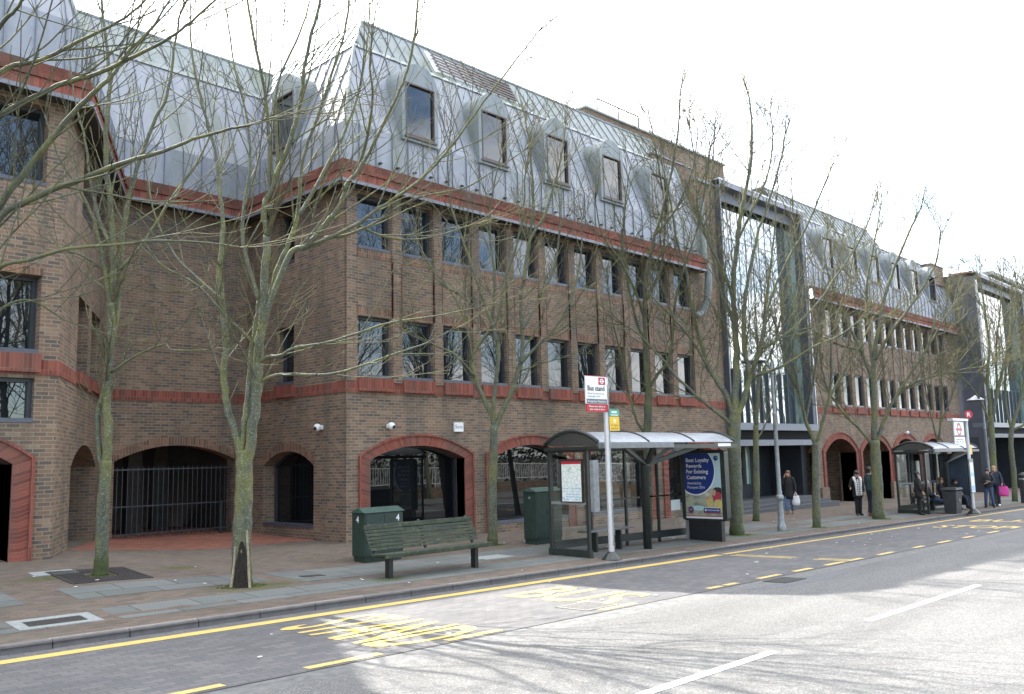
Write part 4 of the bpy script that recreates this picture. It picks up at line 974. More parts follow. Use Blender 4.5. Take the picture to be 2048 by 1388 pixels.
# ------------------------------------------------------------------ litter bin
zb3 = pave_z(36.55, 11.3); lb = thing('litter_bin', 'dark grey square litter bin in front of the red R bus stop', 'litter bin', (36.45, 11.22, zb3))
m = MB(); m.hexa([(36.17,10.98+.6,zb3),(36.73,11.58,zb3),(36.73,12.0,zb3),(36.17,12.0,zb3)], [(36.10,11.52,zb3+.86),(36.80,11.52,zb3+.86),(36.80,12.06,zb3+.86),(36.10,12.06,zb3+.86)]); m.build('bin_body', M['bin'], lb, bevel=.02)
m = MB(); m.hexa([(36.06,11.48,zb3+.92),(36.84,11.48,zb3+.92),(36.84,12.10,zb3+.92),(36.06,12.10,zb3+.92)], [(36.10,11.52,zb3+1.0),(36.80,11.52,zb3+1.0),(36.80,12.06,zb3+1.0),(36.10,12.06,zb3+1.0)])
for x in (36.12, 36.78):
    for y in (11.54, 12.04): m.box(x-.02, y-.02, zb3+.85, x+.02, y+.02, zb3+.93)
m.build('bin_lid', M['bin'], lb, bevel=.015)
m = MB(); m.disc = None; q = Panel((36.17, 11.57, zb3+.1), (1, 0, 0), (0, -1, .0)); q.disc(m, .28, .42, .07, .03, .05, 12); m.build('bin_badge', M['galv'], lb)

# ------------------------------------------------------------------ bench
bz = pave_z(11, 13); be = thing('park_bench', 'mossy green slatted bench on two black legs beside the kerb', 'bench', (11.05, 13.0, bz))
m = MB()
for i in range(6): y = 12.72+.068*i; m.box(9.72, y, bz+.43 - .004*i, 12.42, y+.056, bz+.47 - .004*i)
m.box(9.72, 12.69, bz+.39, 12.42, 12.718, bz+.468); m.build('seat', M['wood'], be, bevel=.008)
m = MB()
for i in range(7):
    z = bz+.50+.062*i; y = 13.14+.030*i; hh = .05 if i < 6 else .085; m.hexa([(9.72,y,z),(12.42,y,z),(12.42,y+.035,z),(9.72,y+.035,z)], [(9.72,y+.022,z+hh),(12.42,y+.022,z+hh),(12.42,y+.057,z+hh),(9.72,y+.057,z+hh)])
m.build('backrest', M['wood'], be, bevel=.006)
for x in (9.98, 12.10):
    m = MB(); m.box(x-.045, 12.86, pave_z(x, 13)-.03, x+.045, 12.99, bz+.42); m.build('leg', M['blackp'], be, bevel=.006)
for x in (9.85, 11.05, 12.28):
    m = MB(); m.bar((x, 12.73, bz+.405), (x, 13.15, bz+.405), .05, .04); m.bar((x, 13.15, bz+.40), (x, 13.40, bz+.98), .05, .03); m.build('bracket', M['blackp'], be)

# ------------------------------------------------------------------ green cabinets
def cabinet(x0, x1, y0, y1, h, label, num=None, tp=.05):
    z = pave_z((x0+x1)/2, y0); t = thing('utility_cabinet', label, 'cabinet', ((x0+x1)/2, (y0+y1)/2, z)); m = MB()
    m.box(x0, y0, z+.13, x1, y1, z+h-.10); m.build('body', M['cabinet'], t, bevel=.012)
    m = MB(); ym = (y0+y1)/2; e = .035
    m.hexa([(x0-e,y0-e,z+h-.10),(x1+e,y0-e,z+h-.10),(x1+e,y1+e,z+h-.10),(x0-e,y1+e,z+h-.10)], [(x0-e+.02,ym-.03,z+h),(x1+e-.02,ym-.03,z+h),(x1+e-.02,ym+.03,z+h),(x0-e+.02,ym+.03,z+h)]); m.build('lid', M['cabtop'], t, bevel=.006)
    m = MB(); m.hexa([(x0+tp,y0+tp*.8,z-.05),(x1-tp,y0+tp*.8,z-.05),(x1-tp,y1-tp*.8,z-.05),(x0+tp,y1-tp*.8,z-.05)], [(x0+.02,y0+.02,z+.13),(x1-.02,y0+.02,z+.13),(x1-.02,y1-.02,z+.13),(x0+.02,y1-.02,z+.13)]); m.build('plinth', M['cabinet'], t)
    xm = (x0+x1)/2
    for a, b in ((x0+.03, xm-.004), (xm+.004, x1-.03)):
        m = MB(); m.box(a, y0-.012, z+.18, b, y0, z+h-.14); d = m.build('door', M['cabinet'], t, bevel=.004)
        hnd = MB(); hnd.box(b-.10 if a < xm-.1 else a+.06, y0-.022, z+h*.52, b-.06 if a < xm-.1 else a+.10, y0-.012, z+h*.60); hnd.build('lock', M['blackp'], d)
    if num:
        m = MB(); letters(m, Panel((x1-.2, y0-.0125, z+h-.30), (1, 0, 0), (0, -1, 0)), num, 0, 0, .13, .001, .085, .005); m.build('lettering', M['signw'], t, uv=False)
        m = MB(); letters(m, Panel((x0-.0005, y0+.30, z+h-.30), (0, -1, 0), (-1, 0, 0)), num, 0, 0, .13, .001, .085, .005); m.build('lettering', M['signw'], t, uv=False)
    else:
        m = MB(); q = Panel((x0, y1, z+h-.3), (0, -1, 0), (-1, 0, 0)); q.disc(m, .22, .05, .035, 0, .01, 12); m.build('lock', M['galv'], t)
    return t
cabinet(11.05, 12.06, 15.12, 15.58, 1.13, 'low dark green cabinet marked 4 behind the bench', '4')
cabinet(16.36, 17.35, 15.18, 15.62, 1.42, 'taller dark green cabinet behind the near glass shelter', None, .02)

# ------------------------------------------------------------------ wall fittings
def dome_cam(P, n, label):
    t = thing('security_camera', label, 'security camera', P); P = Vector(P); n = Vector(n); m = MB(); m.bar(P, P+n*.10, .12, .12); m.build('mount', M['signw'], t, bevel=.02)
    m = MB(); c = P+n*.16; m.sphere(c, .10, 14, 9); m.build('housing', M['signw'], t, smooth=True)
    m = MB(); d = (n + Vector((.25 if abs(n.y) > .5 else 0, -.2 if abs(n.x) > .5 else 0, -.35))).normalized(); m.sphere(c + d*.055, .062, 12, 8); m.build('lens', M['blackp'], t, smooth=True)
dome_cam((13.0, 19.64, 2.93), (-1, 0, 0), 'round white security camera on the return wall of the alcove')
dome_cam((14.33, 18.58, 2.93), (0, -1, 0), 'round white security camera above the left end of the first red arch')
dome_cam((50.6, 18.58, 2.9), (0, -1, 0), 'small white security camera above the far wing arches')
m = MB(); q = Panel((16.66, 18.575, 2.80), (1, 0, 0), (0, -1, 0)); q.rect(m, 0, 0, .34, .26, 0, .05); ab = m.build('alarm_box', M['signw'], origin=(16.83, 18.55, 2.93)); tag(ab, 'small white alarm box with grey scrawl above the first red arch', 'alarm box')
m = MB(); letters(m, q, 'Sunz', .03, .09, .10, .051, .28, .003); o_ = m.build('lettering', M['galv'], ab, uv=False)

# ------------------------------------------------------------------ lamp posts
def lamp(x, y, top, label, arm=-1.15):
    z = pave_z(x, y); t = thing('street_lamp', label, 'street lamp', (x, y, z)); m = MB()
    prof = [(.12, z-.02), (.125, z+.02), (.13, z+.14), (.105, z+.19), (.095, z+.22), (.08, z+.86), (.085, z+.88)] + [(.118*math.cos(a)+.0, z+.98+.118*math.sin(a)) for a in [R(-50+20*k) for k in range(6)]] + [(.08, z+1.13), (.065, z+1.2), (.058, z+3.4), (.07, z+3.42), (.07, z+3.5), (.05, z+3.52), (.042, top)]
    m.lathe(prof, 18, (x, y)); m.build('column', M['galv'], t, autosmooth=True)
    m = MB(); m.tube([(x, y, top-.25), (x+arm*.4, y-.02, top-.02), (x+arm, y-.05, top+.02)], [.03, .027, .025], 8); m.build('arm', M['galv'], t)
    m = MB(); m.lathe([(.05, top+.16), (.12, top+.10), (.34, top-.02), (.36, top-.06)][::-1], 24, (x+arm, y-.05)); m.build('lamp_shade', M['polew'], t, autosmooth=True)
    m = MB(); m.lathe([(.35, top-.065), (.35, top-.09), (.2, top-.12)][::-1], 24, (x+arm, y-.05)); m.build('lamp_glass', M['blackp'], t)
lamp(24.38, 12.72, 4.72, 'grey street lamp with ball collar between the two pavement trees near the entrance steps')
lamp(43.6, 12.45, 4.15, 'distant street lamp with white disc head beyond the far shelter', -1.1)
t = thing('utility_cabinet', 'slim dark cabinet at the right edge of the photo past the far shelter', 'cabinet', (47.3, 11.95, pave_z(47.3, 11.95)))
zz_ = pave_z(47.3, 11.95); m = MB(); m.lathe([(.26, zz_-.05), (.26, zz_+1.25), (.29, zz_+1.27), (.29, zz_+1.33), (.2, zz_+1.42), (.05, zz_+1.45)], 16, (47.3, 11.95)); m.build('body', M['bin'], t, autosmooth=True)
m = MB(); m.lathe([(.265, zz_+1.1), (.265, zz_+1.18)], 16, (47.3, 11.95)); m.build('pale_band', M['steel'], t)
# ------------------------------------------------------------------ people
PM = {k: flat('cloth_' + k, c, .85, 0, .25, 25) for k, c in dict(black=(.014,.014,.016), navy=(.02,.025,.045), jeans=(.05,.075,.15), blue=(.10,.17,.30), dark=(.022,.025,.028), grey=(.16,.16,.17), teal=(.02,.05,.055), pink=(.55,.06,.28), cream=(.66,.62,.55), tan=(.28,.13,.06), fur=(.68,.66,.62), white=(.72,.72,.72)).items()}
PM['skin'] = flat('skin', (.50,.30,.22), .6, 0, .1, 10); PM['hair_brown'] = flat('brown_hair', (.12,.05,.03), .5, 0, .3, 30); PM['hair_dark'] = flat('dark_hair', (.018,.013,.012), .5, 0, .3, 30)
PM['hair_white'] = flat('white_hair', (.62,.60,.55), .6, 0, .15, 30); PM['hair_red'] = flat('reddish_hair', (.22,.085,.03), .5, 0, .3, 30); PM['hair_blond'] = flat('blond_hair', (.42,.27,.13), .5, 0, .25, 30)
def plaid():
    m, t, b, _ = nt('grey_plaid'); o = objn(t); c = None
    s = N(t, 'SeparateXYZ'); t.links.new(o, s.inputs[0]); f = math_(t, 'ADD', math_(t, 'SINE', math_(t, 'MULTIPLY', s.outputs[0], 75)), math_(t, 'SINE', math_(t, 'MULTIPLY', s.outputs[2], 75)))
    c = ramp(t, math_(t, 'MULTIPLY_ADD', f, .25, .5), [(.2, (.14,.14,.15)), (.5, (.32,.32,.33)), (.8, (.6,.6,.6))]); t.links.new(c, b.inputs['Base Color']); b.inputs['Roughness'].default_value = .9; return m
PM['plaid'] = plaid()
def skin_mesh(name, verts, edges, rad, root, mat, parent, sub=1):
    me = bpy.data.meshes.new(name); me.from_pydata(verts, edges, []); o = bpy.data.objects.new(name, me); C.objects.link(o)
    md = o.modifiers.new('s', 'SKIN'); md.use_smooth_shade = True; md.branch_smoothing = .4
    for i, r in enumerate(rad):
        sv = me.skin_vertices[0].data[i]; sv.radius = r if hasattr(r, '__len__') else (r, r); sv.use_root = (i == root)
    sb = o.modifiers.new('b', 'SUBSURF'); sb.levels = sub; sb.render_levels = sub
    bpy.context.view_layer.update()
    new = bpy.data.meshes.new_from_object(o.evaluated_get(bpy.context.evaluated_depsgraph_get())); bpy.data.objects.remove(o); bpy.data.meshes.remove(me)
    new.name = name; new.materials.clear(); new.materials.append(mat); new.polygons.foreach_set('use_smooth', [True]*len(new.polygons))
    r = bpy.data.objects.new(name, new); C.objects.link(r); r.parent = parent; return r
PM['lips'] = flat('lips', (.28,.09,.08), .5, 0, .05, 10)
def cr_line(P, r, n):
    out, ro = [], []; m = len(P)
    for i in range(m-1):
        p0, p1, p2, p3 = P[max(0,i-1)], P[i], P[i+1], P[min(m-1,i+2)]
        for j in range(n):
            u = j/n; out.append(.5*((2*p1) + (p2-p0)*u + (2*p0-5*p1+4*p2-p3)*u*u + (3*p1-p0-3*p2+p3)*u**3)); ro.append(lerp(r[i], r[i+1], u))
    out.append(P[-1]); ro.append(r[-1]); return out, ro
BASEJ = dict(pelvis=(0,0,.95), spine=(0,.01,1.12), chest=(0,0,1.32), neck=(0,-.01,1.48), jaw=(0,.03,1.555), head=(0,.015,1.645), crown=(0,0,1.725), nose=(0,.115,1.60),
    shr=(.17,0,1.43), elr=(.23,-.03,1.15), wrr=(.24,.06,.90), shl=(-.17,0,1.43), ell=(-.23,-.03,1.15), wrl=(-.24,.06,.90),
    hir=(.09,0,.91), knr=(.10,.03,.50), anr=(.10,-.02,.09), tor=(.12,.15,.035), hil=(-.09,0,.91), knl=(-.10,.03,.50), anl=(-.10,-.02,.09), tol=(-.12,.15,.035))
JR = dict(pelvis=(.10,.08), spine=(.09,.07), chest=(.10,.08), neck=.056, jaw=(.072,.078), head=(.092,.105), crown=(.06,.07), nose=.02, shr=.045, elr=.036, wrr=.029, shl=.045, ell=.036, wrl=.029, hir=.06, knr=.045, anr=.036, tor=.033, hil=.06, knl=.045, anl=.036, tol=.033)
JE = [('pelvis','spine'),('spine','chest'),('chest','neck'),('neck','jaw'),('jaw','head'),('head','crown'),('jaw','nose'),('chest','shr'),('shr','elr'),('elr','wrr'),('chest','shl'),('shl','ell'),('ell','wrl'),('pelvis','hir'),('hir','knr'),('knr','anr'),('anr','tor'),('pelvis','hil'),('hil','knl'),('knl','anl'),('anl','tol')]
def person(label, x, y, face, H, pose={}, top='black', coatlen=.0, legs='jeans', shoes='black', hair='hair_brown', hairlen=0, skirtw=.15, z=None, glasses=False, extra=None, facemat='skin'):
    z = pave_z(x, y) if z is None else z; k = H/1.75
    t = thing('person', label, 'person', (x, y, z), math.atan2(-face[0], face[1])); J = {a: Vector(b) for a, b in BASEJ.items()}
    for a, b in pose.items(): J[a] = Vector(b)
    S = lambda v: tuple(Vector(v)*k)
    names = list(J); V = [S(J[n]) for n in names]; rad = [tuple(q*k for q in JR[n]) if hasattr(JR[n], '__len__') else JR[n]*k for n in names]; E = [(names.index(a), names.index(b)) for a, b in JE]
    for sd in 'rl':   # palm, four unequal curled fingers and a thumb
        w, el = J['wr'+sd], J['el'+sd]; d = (w-el).normalized(); side = d.cross(Vector((0, 1, 0)));  side = side.normalized() if side.length > .2 else d.cross(Vector((0, 0, 1))).normalized(); cur = side.cross(d)
        if cur.y < 0 and abs(cur.y) > .3: cur = -cur
        palm = len(V); V.append(S(w + d*.06)); rad.append((.036*k, .019*k)); E.append((names.index('wr'+sd), palm))
        for i, L in enumerate((.062, .07, .066, .05)):
            o = cur*(.027 - .018*i); b = len(V); V += [S(w + d*.095 + o), S(w + d*(.095+L*.55) + o + side*.012*(1 if sd == 'r' else -1)), S(w + d*(.095+L*.9) + o + side*.03*(1 if sd == 'r' else -1))]; rad += [.0095*k, .009*k, .0075*k]; E += [(palm, b), (b, b+1), (b+1, b+2)]
        b = len(V); V += [S(w + d*.05 + cur*.04), S(w + d*.085 + cur*.055)]; rad += [.011*k, .009*k]; E += [(palm, b), (b, b+1)]
    body = skin_mesh('body', V, E, rad, names.index('pelvis'), PM[facemat], t)
    def chain(name, keys, ed, mat, rr, sub=1):
        vs = [S(J[q]) if isinstance(q, str) else S(q) for q in keys]; return skin_mesh(name, vs, ed, [tuple(q*k for q in r) if hasattr(r, '__len__') else r*k for r in rr], 0, PM[mat], t, sub)
    def loft(mb, rings, n=16):
        b = len(mb.v)
        for c, rx, ry in rings:
            for i in range(n):
                a = 2*math.pi*i/n; w = 1 + .02*math.sin(3*a + c.z*9); mb.v.append(tuple((c + Vector((rx*w*math.cos(a), ry*w*math.sin(a), 0)))*k))
        for r in range(len(rings)-1):
            for i in range(n): mb.f.append((b+r*n+i, b+r*n+(i+1)%n, b+(r+1)*n+(i+1)%n, b+(r+1)*n+i)); mb.m.append(0)
        mb.f.append(tuple(b+i for i in range(n))[::-1]); mb.m.append(0); mb.f.append(tuple(b+(len(rings)-1)*n+i for i in range(n))); mb.m.append(0)
    def limbt(mb, pts, rad, n=10):
        P, Q = cr_line([Vector(p) for p in pts], rad, 5); mb.tube([p*k for p in P], [q*k for q in Q], n)
    P, hr, hl = J['pelvis'], J['hir'], J['hil']; up = Vector((0,0,1)); seated = P.z < .7; mid = (J['knr'] + J['knl'])/2
    m = MB(); loft(m, [(P - up*.10, .15, .125), (P - up*.02, .175, .135), (P + up*.12, .16, .125)])
    for sd in 'rl': limbt(m, [J['hi'+sd] - up*.0, J['kn'+sd], J['an'+sd] + up*.01], [.098, .072, .062])
    m.build('trousers', PM[legs], t, local=True, smooth=True)
    sp, ch, nk = J['spine'], J['chest'], J['neck']; m = MB(); rings = []
    if coatlen: h = P.lerp(mid, coatlen); rings += [(h, skirtw+.045, skirtw+.01), (h.lerp(P, .5), skirtw+.045, skirtw+.005)]
    else: rings += [(P - up*.03, .185, .145)]
    rings += [(P + up*.04, .185, .142), (sp, .165, .13), (ch - up*.04, .19, .142), (ch + up*.07, .185, .125), (ch.lerp(nk, .68), .15, .10), (ch.lerp(nk, .9), .085, .08), (nk + up*.02, .068, .068)]
    loft(m, rings)
    for sd in 'rl': limbt(m, [J['sh'+sd].lerp(ch, .25) + up*.01, J['sh'+sd], J['el'+sd], J['wr'+sd].lerp(J['el'+sd], .06)], [.07, .075, .06, .046])
    m.build('coat', PM[top], t, local=True, smooth=True)
    for sd in 'rl':
        an, to = J['an'+sd], J['to'+sd]; m = MB(); limbt(m, [an + up*.05, an - up*.02 - (to-an)*.15, an.lerp(to, .5) - up*.005, to + (to-an)*.12], [.052, .052, .048, .03], 8); m.build('shoe', PM[shoes], t, local=True, smooth=True)
    hd, cr, jw = J['head'], J['crown'], J['jaw']; f = (J['nose'] - jw); f = Vector((f.x, f.y, 0)).normalized(); rt = Vector((f.y, -f.x, 0))
    m = MB(); m.sphere(tuple((hd + up*.035 - f*.022)*k), .1*k, 14, 9, (.97, 1.05, .98)); m.sphere(tuple((jw - f*.05 + up*.05)*k), .075*k, 12, 7, (1.05, .75, 1.1))
    if hairlen:
        for s_ in (-1, 0, 1): m.sphere(tuple((jw - f*(.035 if s_ else .06) + rt*s_*.055 - up*hairlen*.45)*k), (.05 + hairlen*.25)*k, 10, 7, (.8, .7, 1.5))
    m.build('hair', PM[hair], t, local=True, smooth=True)
    m = MB()
    for sg in (-1, 1): m.sphere(tuple((hd + rt*sg*.083 - up*.02)*k), .022*k, 6, 5, (.5, .8, 1.3))
    m.build('ear', PM[facemat], t, local=True, smooth=True)
    for sg in (-1, 1):
        m = MB(); m.sphere(S(hd + f*.088 + rt*sg*.032 - Vector((0,0,.012))), .011*k, 6, 4); m.build('eye', PM['black'], t, local=True)
    m = MB(); m.obox(Vector(S(jw + f*.066 - up*.012)), rt, .022*k, up, .005*k, f, .006*k); m.build('mouth', PM['lips'], t, local=True)
    if glasses:
        m = MB(); c = Vector(S(hd + f*.098 - Vector((0,0,.012)))); m.obox(c, rt, .065*k, Vector((0,0,1)), .02*k, f, .008*k); m.build('sunglasses', PM['black'], t, local=True)
    if extra: extra(t, J, S, chain, k)
    return t, J, k
def held(t, J, k, name, label, cat, at, mat, w, d, h, soft=True, handle=.12, group=None):
    """a bag hanging from the hand: a top-level thing of its own"""
    mw = Matrix.Translation(t.location) @ Matrix.Rotation(t.rotation_euler.z, 4, 'Z'); p = mw @ (Vector(at)*k)
    b = thing(name, label, cat, (p.x, p.y, p.z - handle - h), t.rotation_euler.z); m = MB(); n = 10
    rings = []
    for i in range(7):
        a = i/6; s = (.86 + .18*math.sin(math.pi*min(1, a*1.15))) if soft else 1; s2 = (1 - .55*a if soft else 1 - .25*a)
        rings.append([(w/2*s*math.cos(q)*(1 if abs(math.cos(q)) < .5 else 1.0), d/2*s2*s*math.sin(q), h*a + (.012*math.sin(5*q+i) if soft else 0)) for q in [2*math.pi*j/n + .3 for j in range(n)]])
    base = 0
    for r_ in rings: m.v += r_
    for i in range(6):
        for j in range(n): m.f.append((i*n+j, i*n+(j+1)%n, (i+1)*n+(j+1)%n, (i+1)*n+j)); m.m.append(0)
    m.f.append(tuple(range(n))[::-1]); m.m.append(0); m.f.append(tuple(6*n+j for j in range(n))); m.m.append(0)
    m.build('bag_body', PM[mat], b, local=True, smooth=soft)
    for s_ in (-1, 1):
        hm = MB(); hm.tube([(-w*.22, s_*d*.2, h*.97), (-w*.12, s_*.012, h+handle*.75), (0, 0, h+handle), (w*.12, s_*.012, h+handle*.75), (w*.22, s_*d*.2, h*.97)], .008, 5); hm.build('handle', PM[mat], b, local=True)
    return b
FC = Vector((-.717, -.697)); RT = Vector((.697, -.717))
# woman on the phone, walking by the steps
t, J, k = person('woman in long black coat and jeans talking on a phone by the entrance steps', 32.1, 16.35, FC*.85 - RT*.5, 1.66,
    dict(elr=(.22,.08,1.18), wrr=(.11,.13,1.52), ell=(-.25,-.02,1.14), wrl=(-.27,.03,.90), knr=(.09,.12,.50), anr=(.09,.08,.10), tor=(.10,.26,.05), knl=(-.08,-.04,.50), anl=(-.08,-.2,.13), tol=(-.09,-.06,.035)),
    'black', .75, 'blue', 'tan', 'hair_brown', .12, .15, extra=lambda t, J, S, ch, k: (ch('hood_trim', [(.1,-.1,1.44), (0,-.14,1.47), (-.1,-.1,1.44)], [(0,1),(1,2)], 'cream', [.06,.065,.06])))
held(t, J, k, 'carrier_bag', 'white plastic carrier bags hanging from the phoning woman\'s hand', 'bag', (-.28,.05,.86), 'white', .30, .16, .36)
# woman in fur trimmed coat
def furtrim(t, J, S, ch, k):
    ch('fur_trim', [(.085,.165,.78), (.095,.155,1.1), (.11,.13,1.36), (.14,.03,1.47), (.0,-.09,1.50), (-.14,.03,1.47), (-.11,.13,1.36), (-.095,.155,1.1), (-.085,.165,.78)], [(i,i+1) for i in range(8)], 'fur', [.035,.04,.05,.075,.075,.075,.05,.04,.035])
    ch('shirt', [(0,.135,.74), (0,.13,1.0), (0,.11,1.3), (0,.07,1.43)], [(0,1),(1,2),(2,3)], 'plaid', [.085, .08, .075, .05])
person('woman in black coat with white fur trim and grey plaid shirt on the pavement', 32.93, 14.0, FC, 1.66,
    dict(elr=(.27,-.02,1.17), wrr=(.33,.16,1.08), ell=(-.24,-.02,1.14), wrl=(-.23,.03,.90), knr=(.07,.03,.5), anr=(.065,-.02,.09), tor=(.1,.13,.035), knl=(-.07,.03,.5), anl=(-.065,-.02,.09), tol=(-.1,.13,.035)),
    'black', .55, 'black', 'black', 'hair_dark', .08, .15, glasses=True, extra=furtrim)
# man behind the mossy trunk
person('man in dark jacket standing half hidden behind the pavement tree trunk', 32.55, 13.35, -FC*.3 + RT, 1.80, dict(elr=(.23,.06,1.17), wrr=(.16,.28,1.12), ell=(-.23,.02,1.15), wrl=(-.22,.14,.93)), 'teal', 0, 'navy', 'tan', 'hair_dark')
# dark haired woman with handbag
t, J, k = person('woman in black padded coat and sunglasses standing at the end of the far shelter', 34.7, 12.42, FC*.25 + RT, 1.62, dict(elr=(.22,.0,1.16), wrr=(.18,.12,.95), ell=(-.24,-.04,1.15), wrl=(-.27,-.10,.90)), 'black', .62, 'black', 'black', 'hair_dark', .05, .15, glasses=True)
held(t, J, k, 'handbag', 'large black handbag hanging behind the woman in sunglasses', 'bag', (-.30,-.16,.88), 'black', .34, .14, .26, False, .14)
# seated people in the far shelter
SIT = dict(pelvis=(0,-.05,.55), spine=(0,-.10,.72), chest=(0,-.14,.93), neck=(0,-.13,1.09), jaw=(0,-.08,1.165), head=(0,-.095,1.255), crown=(0,-.11,1.335), nose=(0,.005,1.21), shr=(.17,-.13,1.03), elr=(.22,-.08,.78), wrr=(.12,.14,.70), shl=(-.17,-.13,1.03), ell=(-.22,-.08,.78), wrl=(-.12,.14,.70), hir=(.09,.0,.53), knr=(.10,.43,.53), anr=(.10,.52,.12), tor=(.11,.66,.05), hil=(-.09,.0,.53), knl=(-.10,.43,.53), anl=(-.10,.50,.12), tol=(-.11,.64,.05))
LEGS = dict(SIT, knr=(.10,.42,.42), anr=(.09,.86,.12), tor=(.10,.93,.24), knl=(-.08,.42,.40), anl=(-.06,.88,.10), tol=(-.06,.96,.22), pelvis=(0,.08,.52), spine=(0,-.02,.66), chest=(0,-.13,.84), neck=(0,-.16,1.0), jaw=(0,-.11,1.07), head=(0,-.12,1.16), crown=(0,-.13,1.24), nose=(0,-.02,1.115), shr=(.17,-.14,.94), elr=(.22,-.06,.70), wrr=(.12,.16,.66), shl=(-.17,-.14,.94), ell=(-.22,-.06,.70), wrl=(-.12,.16,.66))
t, J, k = person('white haired person seated in the far shelter with legs stretched out, dark jacket and jeans', 36.95, 12.72, RT*.8 + FC*.5, 1.72, LEGS, 'black', 0, 'jeans', 'grey', 'hair_white', 0)
held(t, J, k, 'carrier_bag', 'small white bag on the white haired person\'s lap', 'bag', (0,.12,.78), 'white', .16, .10, .10, True, .05)
person('reddish haired person in dark coat seated inside the far shelter', 38.9, 12.88, Vector((.1, -1)), 1.70, SIT, 'black', 0, 'navy', 'black', 'hair_red', .02)
person('dark haired person seated behind the litter bin in the far shelter', 39.8, 12.7, Vector((-.2, -1)), 1.66, dict(SIT, jaw=(0,.0,1.13), head=(0,.0,1.215), crown=(0,-.01,1.30), nose=(0,.08,1.15)), 'dark', 0, 'navy', 'black', 'hair_dark', .08)
# standing pair beyond the shelter
person('person in dark jacket and jeans standing with arms folded beyond the far shelter', 41.6, 11.95, FC*.6 - RT*.4, 1.66, dict(elr=(.24,.05,1.17), wrr=(.02,.20,1.20), ell=(-.24,.05,1.17), wrl=(.0,.22,1.13), knr=(.13,.03,.5), anr=(.16,-.02,.09), tor=(.19,.14,.035), knl=(-.12,.03,.5), anl=(-.15,-.02,.09), tol=(-.18,.14,.035)), 'dark', 0, 'jeans', 'black', 'hair_dark')
t, J, k = person('fair haired person in dark top carrying a pink bag beyond the far shelter', 43.1, 12.1, FC*.7 - RT*.5, 1.78, dict(elr=(.2,.08,1.2), wrr=(.08,.24,1.38), ell=(-.26,.0,1.16), wrl=(-.28,.12,.98)), 'navy', 0, 'navy', 'white', 'hair_blond', .02)
held(t, J, k, 'shopping_bag', 'bright pink shopping bag carried by the fair haired person', 'bag', (-.32,.12,1.02), 'pink', .42, .18, .42, True, .16)
